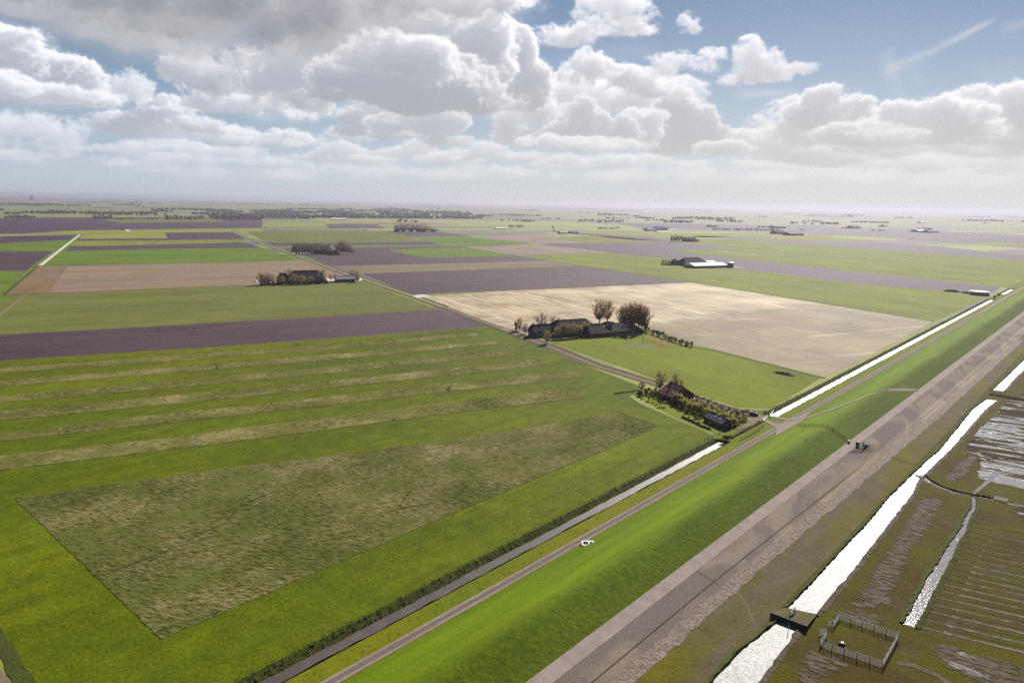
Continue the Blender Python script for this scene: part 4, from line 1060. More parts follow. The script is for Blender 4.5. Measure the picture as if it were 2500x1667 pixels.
# ---- red roofed house
a, b = G(1606.5, 971.4), G(1640, 984)
f = Bld('house', 'small brick house with a weathered red tiled roof beside the brown lane', a, b, 13.5, 'house', L=9.6)
f.shell(2.9, 7.0, 0, 0, 'brick', 'rred', .3)
f.skylight(-1.8, 2.2); f.skylight(2.6, 2.0)
mb = MB(); z = lambda y: 2.9+y*f.k+.09
mb.face([(-4.9, 4.7, z(4.7)), (4.9, 4.7, z(4.7)), (4.9, 6.6, z(6.6)), (-4.9, 6.6, z(6.6))]); mb.face([(-4.9, 4.7, z(4.7)-.12), (-4.9, 4.7, z(4.7)), (4.9, 4.7, z(4.7)), (4.9, 4.7, z(4.7)-.12)][::-1]); tag(mb.build('upper_roof', M['rdark'], f.roof), 'dark tiled band below the ridge')
f.opening('garage_door', .6, 0, 4.6, 2.2, 'timber', frame=False); f.opening('window', -3.2, .9, 1.0, 1.1)
f.opening('window', 4.0, 1.0, 1.3, 1.3, side='right'); f.opening('window', 9.2, 1.0, 1.3, 1.3, side='right'); f.opening('window', 6.7, 4.0, 1.1, 1.2, side='right')
f.opening('door', 6.7, 0, 1.0, 2.1, 'white', side='right', frame=False); f.chimney(-3.8, 6.75, 6.6, 7.9, .6)
# ---- black cabin
a, b = G(1719, 1027), G(1761, 1047)
f = Bld('cabin', 'black wooden cabin with two skylights in its blue grey roof', a, b, 5.0, 'cabin')
f.shell(2.5, 3.9, 0, 0, 'timber', 'rslate', .45)
f.skylight(-.6, 1.0, 1.1, 1.6); f.skylight(2.6, 1.0, 1.1, 1.6)
f.opening('door', -1.8, 0, 1.0, 2.0, 'timber'); f.opening('window', 1.0, .9, 1.2, 1.0); f.opening('window', 3.6, .9, 1.0, 1.0); f.opening('window', 2.5, .9, 1.3, 1.0, side='right')
# ---- second farm
a, b = axis((798, 690), 66, 42)
f = Bld('barn', 'huge dark hip roofed barn hidden in trees beside the pale lane', a, b, 22, 'barn')
f.shell(3.4, 13.0, 8, 8, 'brick', 'rdark'); f.opening('barn_door', 10, 0, 3.5, 3, 'timber', frame=False)
a, b = axis((708, 692), 66, 13)
f = Bld('farmhouse', 'dark steep roofed farmhouse left of the huge hip roofed barn', a, b, 11, 'farmhouse')
f.shell(5.0, 11.0, 3.5, 3.5, 'brick', 'rdark'); f.opening('window', -3, 1, 1.2, 1.6); f.opening('window', 3, 1, 1.2, 1.6); f.chimney(-3, 5.5, 10, 12.4)
a, b = axis((867, 688.5), 68, 21)
f = Bld('shed', 'long dark shed with a grey roof at the bend of the pale lane', a, b, 12, 'shed')
f.shell(3.6, 6.6, 0, 0, 'timber', 'rgrey', .5); f.opening('shed_door', -4, 0, 4, 3, 'darksteel', frame=False); f.opening('shed_door', 4, 0, 4, 3, 'darksteel', frame=False)
a, b = axis((820, 617.5), 70, 36)
f = Bld('shed', 'dark shed with a pale grey roof behind the row of leaning poplars', a, b, 20, 'shed')
f.shell(4.6, 8.2, 0, 0, 'timber', 'rgrey', .5); f.opening('shed_door', -8, 0, 5, 3.5, 'darksteel', frame=False)
# ---- white roofed farm
a, b = axis((1776, 653.3), 66, 62)
f = Bld('livestock_shed', 'very long low shed with a gleaming white roof and dark gable', a, b, 26, 'shed')
f.shell(3.6, 7.4, 0, 0, 'darksteel', 'rwhite', .5); f.opening('shed_door', 8, 0, 5, 3.6, 'timber', side='left', frame=False)
for x in (10, 16, 22): f.skylight(x, 5, 2.0, 3.0, 'skyglass', 'roof_vent')
a, b = axis((1731, 648.5), 66, 46)
f = Bld('barn', 'dark purple roofed barn behind the long white shed', a, b, 26, 'barn')
f.shell(4, 12, 8, 10, 'brick', 'rdark'); f.opening('barn_door', 0, 0, 4, 3.2, 'timber', frame=False)
a, b = axis((1750, 646.5), 66, 24)
f = Bld('shed', 'short shed with a white roof between the dark barn and the long white shed', a, b, 18, 'shed')
f.shell(4, 6.6, 0, 0, 'darksteel', 'rwhite', .4); f.opening('shed_door', 0, 0, 4, 3.2, 'timber', frame=False)
a, b = axis((1658, 646.5), 66, 11)
f = Bld('farmhouse', 'small dark house among garden trees left of the white roofed farm', a, b, 9, 'house')
f.shell(4, 8, 2, 2, 'brick', 'rdark'); f.opening('window', 0, 1, 1.3, 1.5); f.chimney(0, 4.5, 7.5, 9)
# ---- silos
def silo(name, label, px, r, h, cone, wall, roof, cat='silo'):
    c = G(*px); t = thing(name, label, cat, c)
    mb = MB(); mb.lathe([(r, -.2), (r, h)], 28); w = mb.build('wall', M[wall], t)
    mb = MB(); mb.lathe([(r+.01, h*.33), (r+.12, h*.35), (r+.12, h*.38), (r+.01, h*.40), (r+.01, h*.70), (r+.12, h*.72), (r+.12, h*.75), (r+.01, h*.77)], 28); mb.build('hoop', M['steel'], w)
    mb = MB(); mb.lathe([(r+.25, h-.15), (r+.3, h+.05), (r*.5, h+cone*.55), (.01, h+cone)], 28); mb.build('roof', M[roof], t)
    mb = MB(); mb.tube((r+.15, -.2, 0), (r+.15, -.2, h), .05, .05, 4); mb.tube((r+.15, .25, 0), (r+.15, .25, h), .05, .05, 4); mb.build('ladder', M['steel'], t)
    return t
silo('storage_silo', 'dark upright steel silo at the end of the long white shed', (1783, 653), 4.4, 7.6, 1.0, 'darksteel', 'darksteel')
silo('storage_silo', 'wide round tank with dark wall and white tent roof near the dike road', (2390, 719.5), 9.4, 3.7, 1.2, 'darksteel', 'rwhite', 'tank')
# ---- far farms
FAR = [((1386, 571), 68, 26, 20, 4, 10, 'rwhite', 'far barn with a bright white roof end beside the pale rose fields'),
       ((1413, 570.5), 68, 30, 18, 3.5, 8.5, 'rgrey', 'dark low barn joined on the right of the far white roofed barn'),
       ((1603, 564), 66, 38, 26, 4, 9, 'rgrey', 'far grey roofed barn below a line of dark trees'),
       ((1630, 562), 66, 50, 30, 5, 12, 'rdark', 'far dark barn among trees right of a grey roofed barn'),
       ((1640, 567.5), 66, 60, 16, 2, 4, 'rwhite', 'low white roofed range in front of the far dark barn'),
       ((1703, 590), 66, 34, 24, 4, 11, 'rdark', 'dark barn at the right end of the far tree clump with a pale drive'),
       ((1918, 557.5), 66, 60, 40, 6, 12, 'rgrey', 'far shed with pale lilac roof above the darker farm on the right'),
       ((1962, 575), 66, 62, 34, 6, 12, 'rgrey', 'far shed with blue grey roof right of a dark low barn'),
       ((1918, 571.5), 66, 44, 30, 5, 12, 'rdark', 'far dark low barn left of the blue grey roofed shed'),
       ((2102, 558), 66, 60, 34, 5, 14, 'rgrey', 'lone far shed with grey roof in the open right hand fields'),
       ((2266, 567), 66, 58, 40, 5, 12, 'rwhite', 'far twin shed with a white roof on the right'),
       ((2292, 568.5), 66, 60, 36, 5, 11, 'rgrey', 'grey roofed half of the far twin sheds on the right'),
       ((2262, 545), 66, 52, 40, 5, 11, 'rwhite', 'gleaming white greenhouse roof above the far twin sheds'),
       ((2238, 532), 66, 70, 60, 6, 14, 'rwhite', 'gleaming white roof farther off and left of the brightest one'),
       ((1974, 542), 66, 36, 26, 5, 10, 'rwhite', 'small white roof by a far hedgerow in the right middle'),
       ((2418, 545), 66, 40, 30, 5, 10, 'rwhite', 'small white roof far off near the right edge'),
       ((784, 527), 66, 48, 30, 6, 13, 'rwhite', 'white farm roof in front of the wide dark wood'),
       ((846, 537), 66, 70, 24, 4, 8, 'rwhite', 'low white glasshouse at the edge of the wide dark wood'),
       ((720, 536), 66, 130, 20, 3, 6, 'rgrey', 'long low glasshouse left of the white one by the wood'),
       ((1164, 531), 66, 44, 30, 5, 10, 'rwhite', 'single pale roof far off in the centre right of the round copse'),
       ((272, 508), 66, 120, 40, 5, 10, 'rgrey', 'long pale greenhouse far off on the left'),
       ((1610, 520.5), 66, 240, 60, 6, 12, 'rwhite', 'long thin white greenhouse strip just under the horizon'),
       ((1238, 559.5), 66, 42, 20, 3, 6, 'rwhite', 'low pale shed beside a far clump of bushes')]
for px, az, L, W, e, r, rf, lb in FAR:
    a, b = axis(px, az, L); f = Bld('far_barn', lb, a, b, W, 'barn', 'far farm buildings'); f.shell(e, r, 0, 0, 'timber' if rf != 'rwhite' else 'greywall', rf, .5); f.opening('shed_door', 0, 0, L*.12, e*.8, 'darksteel', frame=False)
c = G(78, 489); t = thing('tower_block', 'grey tower block standing up on the far left horizon', 'tower', c, R(20))
mb = MB(); mb.box(-24, 24, -12, 12, -1, 78); w = mb.build('wall', M['greywall'], t)
mb = MB(); mb.box(-8, 10, -6, 6, 78, 88); mb.build('roof_plant', M['concrete'], t)
for k in range(8): mb = MB(); mb.box(-22, 22, -12.3, -11.9, 4+k*9, 8+k*9); mb.build('window_band', M['glass'], w)

# ------------------------------------------------------------------ small things by the farms and the dike
def car():
    a, b = G(1829, 1010.5), G(1850, 1016.5); p = a.lerp(b, .5)
    t = thing('parked_car', 'dark parked hatchback on the brown lane beside the willow thicket', 'car', (p.x, p.y, .12), heading(a, b))
    prof = [(-2.1, .30), (-2.12, .62), (-2.02, .88), (-1.15, .98), (-.55, 1.42), (1.15, 1.45), (1.85, 1.0), (2.08, .92), (2.12, .5), (2.05, .28)]
    def loft(pr, w0, w1, zc):
        mb = MB(); n = len(pr)
        for sg in (-1, 1):
            for x, z in pr: mb.v.append((x, sg*(w0 if z < zc else w0+(w1-w0)*(z-zc)/.5), z))
        mb.f.append(tuple(range(n))); mb.f.append(tuple(range(2*n-1, n-1, -1)))
        for i in range(n): mb.f.append((i, n+i, n+(i+1) % n, (i+1) % n))
        mb.mi = [0]*len(mb.f); return mb
    bo = loft(prof, .88, .68, .95).build('body', M['carpaint'], t)
    mb = MB()
    for sg in (-1, 1):
        mb.face([(-1.0, sg*.885, .99), (1.6, sg*.885, 1.0), (1.1, sg*.72, 1.38), (-.5, sg*.72, 1.36)][::sg])
    mb.build('side_window', M['glass'], bo)
    mb = MB(); mb.face([(-1.18, -.76, 1.0), (-1.18, .76, 1.0), (-.60, .62, 1.41), (-.60, -.62, 1.41)]); mb.build('windscreen', M['skyglass'], bo)
    mb = MB(); mb.face([(1.82, .76, 1.04), (1.82, -.76, 1.04), (1.22, -.62, 1.44), (1.22, .62, 1.44)]); mb.build('rear_window', M['skyglass'], bo)
    for sg in (-1, 1):
        mb = MB(); mb.box(-2.13, -2.04, sg*.62-.18, sg*.62+.18, .66, .80); mb.build('headlight', M['white'], t)
        mb = MB(); mb.box(2.05, 2.14, sg*.66-.14, sg*.66+.14, .70, .90); mb.build('tail_light', M['red'], t)
        for x in (-1.3, 1.3):
            mb = MB(); mb.tube((x, sg*.70, .31), (x, sg*.90, .31), .31, .31, 14); wh = mb.build('wheel', M['black'], t)
            mb = MB(); mb.tube((x, sg*.90, .31), (x, sg*.92, .31), .19, .17, 10); mb.build('rim', M['steel'], wh)
car()
def gate(name, label, pa, pb, h, mat, rails=4, dz=0.0, cat='gate', brace=True, group=None, posts='wood', z0=.25):
    a, b = G(*pa), G(*pb); L = (b-a).length
    t = thing(name, label, cat, a+Vector((0, 0, dz)), heading(a, b), group)
    for x in (0, L):
        mb = MB(); mb.box(x-.09, x+.09, -.09, .09, -.3, h+.2); mb.build('post', M[posts], t)
    mb = MB()
    for k in range(rails):
        z = z0+(h-z0)*k/(rails-1); mb.box(.1, L-.1, -.035, .035, z-.05, z+.05)
    for x in (.14, L/2, L-.14): mb.box(x-.04, x+.04, -.045, .045, z0-.05, h+.05)
    if brace: mb.tube((.15, 0, z0), (L-.15, 0, h), .035, .035, 4)
    mb.build('gate_leaf', M[mat], t); return t
gate('white_gate', 'white railed gate leaf across the lane, the nearer one by the ditch', (1862, 1029), (1873.5, 1021.5), 1.25, 'white', 3, .1, posts='white')
gate('white_gate', 'white railed gate leaf farther along the ditch bank than its twin', (1878.5, 1019.5), (1888, 1014), 1.25, 'white', 3, .1, posts='darkwood')
gate('field_gate', 'pale wooden field gate at the corner of the bright pasture', (1851, 1008), (1869, 1009.5), 1.2, 'wood', 5)
def heap(name, label, pa, pb, w, h, mat, cat='heap', seed=1):
    a, b = G(*pa), G(*pb); L = (b-a).length; t = a.lerp(b, .5); rg = random.Random(seed); mb = MB(); nx, ny = 18, 9
    for i in range(nx):
        for j in range(ny):
            u, v = i/(nx-1)*2-1, j/(ny-1)*2-1; e = max(0, 1-abs(u)**2.6)*max(0, 1-abs(v)**2.2)
            mb.v.append((u*L/2+rg.uniform(-.1, .1), v*w/2+rg.uniform(-.1, .1), -.1+h*e**.6*rg.uniform(.7, 1.15)))
    for i in range(nx-1):
        for j in range(ny-1): mb.f.append((i*ny+j, (i+1)*ny+j, (i+1)*ny+j+1, i*ny+j+1)); mb.mi.append(0)
    o = mb.build(name, mat); o.location = t; o.rotation_euler = (0, 0, heading(a, b)); return tag(o, label, cat)
heap('dung_heap', 'long dark heap lying in the bright pasture beside the straw field', (1889, 908.5), (1941, 918.5), 4.2, 1.3, plain('dark dung', (.040, .030, .032), .9, .2, .5, 1.5, .3))
heap('dung_heap', 'dark flat heap of refuse left of the white tented tank', (2303, 710.5), (2345, 714), 9, 2.4, plain('dark refuse', (.07, .05, .05), .9, .2, .6, .7, .3), seed=4)
heap('silage_clamp', 'white sheeted clamp at the left end of the second farm', (623, 685.5), (632, 689), 7, 1.6, M['white'], 'clamp', seed=5)
heap('straw_pile', 'small tangled pile between the refuse heap and the tank', (2350, 715), (2366, 717.5), 7, 2.2, plain('mixed pile', (.16, .13, .13), .9, .2, .7, .9, .3), seed=6)
# small trailer beside the red roofed house, garden table, white post
def trailer(px, az, label):
    t = thing('trailer', label, 'trailer', G(*px), R(az)); mb = MB(); mb.box(-1.5, 1.5, -.8, .8, .5, .8); mb.build('bed', M['darksteel'], t)
    mb = MB(); mb.box(-1.45, 1.45, -.76, .76, .803, 1.55); mb.face([(-1.3, -.6, 1.7), (1.3, -.6, 1.7), (1.3, .6, 1.7), (-1.3, .6, 1.7)])
    for p, q in (((-1.45, -.76), (1.45, -.76)), ((1.45, -.76), (1.45, .76)), ((1.45, .76), (-1.45, .76)), ((-1.45, .76), (-1.45, -.76))):
        k = .88; mb.face([(p[0], p[1], 1.55), (q[0], q[1], 1.55), (q[0]*k, q[1]*.79, 1.7), (p[0]*k, p[1]*.79, 1.7)])
    mb.build('cover', M['white'], t)
    for s in (-1, 1): mb = MB(); mb.tube((0, s*.72, .32), (0, s*.9, .32), .32, .32, 12); mb.build('wheel', M['black'], t)
    mb = MB(); mb.tube((1.5, 0, .6), (2.6, 0, .45), .05, .05, 5); mb.build('drawbar', M['steel'], t)
trailer((1675, 963), -50, 'small trailer under a white cover beside the red roofed house')
t = thing('garden_table', 'white garden table on the lawn in front of the thicket', 'table', G(1695, 976), R(20))
mb = MB(); mb.box(-1.1, 1.1, -.5, .5, .70, .76); mb.build('table_top', M['white'], t)
for x in (-.95, .95):
    for y in (-.4, .4): mb = MB(); mb.box(x-.05, x+.05, y-.05, y+.05, 0, .698); mb.build('leg', M['white'], t)
t = thing('signboard', 'small white board on posts in the garden of the great farmhouse', 'sign', G(1277, 806.5), R(0))
mb = MB(); mb.box(-.5, .5, -.04, .04, .9, 3.0); mb.build('board', M['white'], t)
for x in (-.45, .45): mb = MB(); mb.box(x-.06, x+.06, .045, .14, -.2, 2.6); mb.build('post', M['wood'], t)
# white concrete inlet at the foot of the dike
a, b = G(1423, 1331), G(1447, 1325); cz = a.lerp(b, .5)
t = thing('concrete_inlet', 'white concrete frame with two dark openings in the grass beside the dike road', 'inlet', cz+Vector((0, 0, .1)), heading(a, b))
t.rotation_euler = (R(13), 0, heading(a, b))
mb = MB(); mb.lathe([(.62, -.1), (.98, -.1), (.98, .26), (.62, .26), (.62, -.1)], 8, 0, -.62, 0)
mb2 = MB()
for x0, x1, y0, y1 in ((-1.62, -1.28, -.95, .95), (.08, .40, -.95, .95), (-1.28, .08, .62, .95), (-1.28, .08, -.95, -.62)): mb2.box(x0, x1, y0, y1, -.2, .34)
mb2.build('surround', M['white'], t)
mb = MB(); mb.box(-1.27, .07, -.61, .61, -.2, .02); mb.build('opening', M['black'], t)
mb = MB()
for x0, x1, y0, y1 in ((.403, 1.7, .60, .98), (.403, 1.7, -.62, -.25), (1.35, 1.7, -.247, .597)): mb.box(x0, x1, y0, y1, -.2, .28)
mb.build('side_frame', M['white'], t)
mb = MB(); mb.box(.41, 1.34, -.24, .59, -.2, .0); mb.build('grate', M['steel'], t)
mb = MB(); mb.tube((-.9, -.4, .1), (-.2, .4, .1), .07, .07, 6); mb.build('bar', M['steel'], t)
# wire fences
def fence(name, label, pix, h=1.1, gap=4.0, wires=3, post='darkwood', r=.07, wr=.018, cat='fence', z=None):
    pts = [G(x, y) for x, y in pix]; q = []
    for a, b in zip(pts, pts[1:]):
        n = max(1, round((b-a).length/gap)); q += [a.lerp(b, i/n) for i in range(n)]
    q.append(pts[-1]); q = [Vector((p.x, p.y, hz(st(p)[1]))) for p in q]
    o = q[0]; t = thing(name, label, cat, o)
    for p in q:
        d = p-o; mb = MB(); mb.tube((d.x, d.y, d.z-.3), (d.x+random.uniform(-.04, .04), d.y, d.z+h*random.uniform(.95, 1.08)), r, r*.9, 5); mb.build('post', M[post], t)
    mb = MB()
    for k in range(wires):
        for a, b in zip(q, q[1:]): mb.tube(a-o+Vector((0, 0, h*(k+.7)/wires)), b-o+Vector((0, 0, h*(k+.7)/wires)), wr, wr, 3, cap=False)
    mb.build('wire', M['darkwood'], t)
fence('wire_fence', 'post and wire fence climbing over the dike from the road to the revetment', [(1948, 1040), (1985, 1041), (2019, 1043), (2046, 1061), (2072, 1079)], 1.2, 2.6, 4, r=.08, wr=.035)
fence('wire_fence', 'post and wire fence running down the berm beside the dike road', [(1660, 1096), (1720, 1075), (1790, 1042), (1862, 1029)][1:3]+[(1864, 1041)], 1.1, 3.0, 3, wr=.035)
fence('wire_fence', 'short post fence in the grass triangle below the white gates', [(1807, 1075), (1830, 1064), (1864, 1043)], 1.1, 2.2, 3, r=.09, wr=.05)
fence('paddock_fence', 'post fence round the olive paddock below the farm hedge', [(1553, 823), (1575, 830), (1600, 838), (1622, 847), (1650, 846), (1685, 844)], 1.2, 3.2, 3, wr=.02)
fence('pasture_fence', 'thin post fence between the lane and the bright pasture', [(1347, 838), (1405, 852), (1440, 868), (1500, 890), (1590, 922)], 1.1, 9.0, 2, wr=.012)
fence('pasture_fence', 'thin post fence crossing the pasture in front of the great farm', [(1380, 856), (1445, 848), (1500, 846), (1520, 838), (1545, 822)], 1.1, 7.0, 2, wr=.012)
t = thing('lone_post', 'single tall post standing by the bare patch in the pasture', 'post', G(1569, 838)); mb = MB(); mb.tube((0, 0, -.3), (0, 0, 5.2), .16, .10, 6); mb.build('shaft', M['darkwood'], t); mb = MB(); mb.box(-.5, .5, -.06, .06, 4.3, 4.5); mb.build('crossbar', M['darkwood'], t)
t = thing('marker_post', 'short dark post alone on the dike crest', 'post', G(1968, 1075)); mb = MB(); mb.tube((0, 0, -.2), (0, 0, .9), .14, .14, 6); mb.build('shaft', M['darkwood'], t); mb = MB(); mb.box(-.2, .2, -.2, .2, .9, 1.05); mb.build('cap', M['concrete'], t)
# cattle gate across the asphalt
p = G(2072, 1081); t = thing('gate_post_block', 'grey box at the foot of the dike fence on the revetment edge', 'box', p, R(48)); mb = MB(); mb.box(-.5, .5, -.35, .35, -.2, .9); mb.build('case', M['greywall'], t); mb = MB(); mb.box(-.55, .55, -.4, .4, .903, 1.0); mb.build('lid', M['steel'], t)
p = G(2093, 1088.5); t = thing('cattle_gate', 'upright dark board at the left end of the cattle gate on the asphalt', 'gate', p, R(48)); mb = MB(); mb.box(-.08, .08, -.6, .6, .1, 1.6); mb.build('board', M['darksteel'], t)
for y in (-.55, .55): mb = MB(); mb.tube((0.18, y, -.3), (0.18, y, 1.9), .07, .07, 5); mb.build('post', M['darkwood'], t)
gate('cattle_gate', 'low railed cattle gate spanning the asphalt between two dark boards', (2096, 1087), (2106, 1090), 1.1, 'steel', 3, 0, brace=False, posts='darkwood')
for px, lb in (((2108, 1092), 'dark splayed stop of the cattle gate, the one nearer the rails'), ((2113, 1093.5), 'dark splayed stop of the cattle gate, the outer one toward the channel')):
    t = thing('gate_stop', lb, 'gate', G(*px), R(40)); mb = MB(); mb.box(-.08, .08, -.35, .35, .5, 1.2); mb.build('board', M['darkwood'], t)
    for y in (-.35, .35): mb = MB(); mb.tube((0, y*.7, 1.0), (.25*(1 if y > 0 else -1), y*1.2, -.2), .07, .07, 5); mb.build('leg', M['darkwood'], t)
# asphalt turning hump with its shaded flank
hs = [G(2068, 1106.5), G(2085, 1103), (G(2110, 1096)), G(2122, 1085), G(2128, 1070), G(2138, 1086), G(2135, 1100), G(2125, 1106), G(2100, 1107.5)]
mb = MB(); top = [G(2112, 1093)+Vector((0, 0, 1.1)), G(2122, 1092)+Vector((0, 0, .8))]; n = len(hs)
mb.v = [tuple(p+Vector((0, 0, .03))) for p in hs]+[tuple(p) for p in top]
for i in range(n):
    mb.f.append((i, (i+1) % n, n if i < 5 or i == n-1 else n+1)); mb.mi.append(0)
struct('asphalt_hump', mb, M['revet'])
# ---- dam and sluice wall in the channel
dp = [P(x, y, 1.2) for x, y in ((1893, 1511), (1964.7, 1538))]; dd = (dp[1]-dp[0]).normalized(); ln = (dp[1]-dp[0]).length
t = thing('dam_wall', 'dark sheet pile wall of the low dam across the bright channel', 'wall', dp[0], heading(*dp))
mb = MB(); nseg = 26
for i in range(nseg):
    x0, x1 = -1.2+(ln+1.6)*i/nseg, -1.2+(ln+1.6)*(i+1)/nseg; y = .12*(i % 2)
    mb.box(x0, x1-.002, y-.05, y+.05, -.6, 1.05)
mb.build('sheet_piles', M['timber'], t)
mb = MB(); mb.box(-1.2, ln+.4, -.1, .25, 1.052, 1.2); mb.build('capping_beam', M['darkwood'], t)
mb = MB(); q = [G(1912, 1500), G(1925, 1488), G(1992, 1503), G(1975, 1530), G(1964, 1537)]
w0 = [dp[0]+dd*-1.0, dp[0]+dd*(ln+.3)]; up = [P(1921, 1489, 1.2), P(1993, 1505, 1.2)]
mb.v = [tuple(v) for v in (w0[0]+Vector((0, 0, .95)), w0[1]+Vector((0, 0, .95)), up[1]+Vector((.3, .4, .45)), up[0]+Vector((-.3, .4, .45)), up[1]+Vector((.6, .9, -.2)), up[0]+Vector((-.1, .9, -.2)))]
mb.f = [(0, 1, 2, 3), (3, 2, 4, 5)]; mb.mi = [0, 0]; struct('dam_earth', mb, M['foreland'])
gate('access_gate', 'small pale gate standing on the dam over the channel', (1928, 1511), (1937, 1502), 1.25, 'steel', 5, .5, posts='steel')
for px, lb in (((1941, 1499), 'thin gauge post beside the gate on the dam'), ((1924, 1541), 'thin gauge post in the water below the dam')):
    t = thing('gauge_post', lb, 'post', G(*px)); mb = MB(); mb.tube((0, 0, -.4), (0, 0, 1.9), .06, .06, 6); mb.build('shaft', M['darkwood'], t); mb = MB(); mb.box(-.08, .08, -.09, -.065, .8, 1.7); mb.build('scale_board', M['concrete'], t)
# upstream earth dam
a, b = P(2418, 962, 1.2), P(2540, 985, 1.2); mb = MB(); d = (b-a).normalized(); nn = Vector((d.y, -d.x, 0))
for i in range(21):
    c = a.lerp(b, i/20)
    for k, z in ((-3.2, 0), (-1.9, 1.0), (-.6, 1.1), (.2, .75), (1.2, .8), (2.6, 0)): mb.v.append(tuple(c+nn*(k+random.uniform(-.15, .15))+Vector((0, 0, z))))
for i in range(20):
    for k in range(5): mb.f.append((6*i+k, 6*i+k+1, 6*i+7+k, 6*i+6+k)); mb.mi.append(0 if k in (1, 3) else 1)  # flanks and dip coloured dark, painting in the dam's shadow
struct('earth_dam', mb, [M['foreland'], M['bankdark']])
# slatted walkway over the right hand creek
a, b = P(2427, 1214, 1.2), P(2461, 1222, 1.2)
t = thing('plank_crossing', 'square of grey planking covering the side creek near the right edge', 'bridge', a.lerp(b, .5), heading(a, b))
mb = MB(); n = 14; L = (b-a).length
for i in range(n): mb.box(-L/2+L*i/n, -L/2+L*(i+.8)/n, -2.2, 1.4, .12, .22)
mb.build('planks', plain('grey planks', (.14, .12, .095), .9, .2, .3, 3), t)
for y in (-1.9, 1.1): mb = MB(); mb.box(-L/2-.2, L/2+.2, y-.1, y+.1, -.1, .118); mb.build('beam', M['darkwood'], t)
# ---- sheep pen of steel hurdles
def hurdle_mesh():
    mb = MB(); Lh, hh = 2.0, 1.45
    for k in range(6): mb.box(-Lh/2+.03, Lh/2-.03, -.02, .02, .14+k*.245, .19+k*.245)
    for x in (-.97, -.33, .33, .93): mb.box(x, x+.045, -.026, .026, .10, hh)
    rails = mb.mesh('hurdle_rails', M['steel']); mb = MB(); mb.tube((0, 0, -.25), (0, 0, 1.62), .05, .05, 6); return rails, mb.mesh('hurdle_post', M['darksteel'])
HR, HP = hurdle_mesh()
ORD = ['first', 'second', 'third', 'fourth', 'fifth', 'sixth']
def hurdles(pa, pb, n, side, skip=(), start='left', lb=None):
    a, b = G(*pa), G(*pb); L = (b-a).length; rz = heading(a, b); w = L/n
    for i in range(n):
        if i in skip: continue
        c = a.lerp(b, (i+.5)/n); t = thing('hurdle', lb or f'steel hurdle on the {side} side of the sheep pen, {ORD[i]} counting from the {start}', 'hurdle', c, rz, 'hurdles of the sheep pen')
        o = add('rails', HR, t); o.scale = (w/2.0, 1, 1)
        for x in (-w/2+.03, w/2-.03): o = add('post', HP, t); o.location = (x, 0, 0)
hurdles((2001, 1578), (2154, 1629), 5, 'near')
hurdles((2048.6, 1510.5), (2192, 1559), 5, 'far')
hurdles((2001, 1578), (2048.6, 1510.5), 6, 'left', (2, 3), 'near end')
hurdles((2154, 1629), (2192, 1559), 5, 'right', (), 'near end')
hurdles((1999, 1552), (2018, 1546), 1, 'x', (), '', 'steel hurdle standing open outside the gap in the left side of the pen')
hurdles((2018, 1527), (2031, 1530), 1, 'x', (), '', 'steel hurdle turned outward by the farther half of the left pen side')
t = thing('trough', 'dark feed trough with a white lid inside the sheep pen', 'trough', G(2055, 1573), R(-24))
mb = MB(); mb.box(-.65, .65, -.3, .3, .0, .42); mb.build('basin', M['black'], t); mb = MB(); mb.box(-.15, .3, -.22, .22, .423, .6); mb.build('lid', M['white'], t)
mb = MB(); mb.tube((-.66, 0, .2), (-2.4, -.25, .1), .04, .04, 5); mb.build('drawbar', M['steel'], t)
# ------------------------------------------------------------------ trees and bushes
def leafmat(name, c1, c2, rough=.8):
    n = NT(name)
    oi = n.n.new('ShaderNodeObjectInfo').outputs['Random']
    f = n.noise(n.pos, .9, 3, .6)
    col = n.mix(n.rng(f, .35, .65), c1, c2)
    col = gain(n, col, n.rng(oi, 0, 1, .82, 1.2))
    tr = n.n.new('ShaderNodeBsdfTranslucent'); n.l.new(col, tr.inputs[0]); n.out(col, rough, .15)
    mx = n.n.new('ShaderNodeMixShader'); mx.inputs[0].default_value = .6
    n.l.new(n.b.outputs[0], mx.inputs[1]); n.l.new(tr.outputs[0], mx.inputs[2]); n.l.new(mx.outputs[0], n.n['Material Output'].inputs[0])
    return n.m
M['bark'] = plain('bark', (.075, .055, .048), .9, .15, .3, 3)
M['twig'] = leafmat('brown budding twigs', (.42, .28, .19), (.36, .25, .15))
M['twigolive'] = leafmat('olive budding twigs', (.26, .21, .09), (.22, .18, .08))
M['twiggrey'] = leafmat('grey brown twigs', (.27, .20, .175), (.22, .17, .145))
M['willow'] = leafmat('young willow leaf', (.27, .26, .065), (.22, .18, .08))
M['shrub'] = leafmat('green brown shrub', (.17, .175, .04), (.15, .11, .06))
M['darkleaf'] = leafmat('dark evergreen', (.026, .024, .022), (.032, .034, .018))
M['heath'] = leafmat('reddish brown scrub', (.17, .135, .075), (.15, .13, .06))
M['fresh'] = leafmat('fresh green leaf', (.11, .13, .02), (.085, .105, .018))
def twig_face(mb, p, d, ln, wd, rg):
    u = Vector((rg.uniform(-1, 1), rg.uniform(-1, 1), rg.uniform(-1, 1))); s = d.cross(u)
    if s.length < 1e-3: return
    s.normalize(); q = p+d*ln; i = len(mb.v)
    mb.v += [tuple(p-s*wd*.5), tuple(p+s*wd*.5), tuple(q+s*wd*.18), tuple(q-s*wd*.18)]; mb.f.append((i, i+1, i+2, i+3)); mb.mi.append(0)
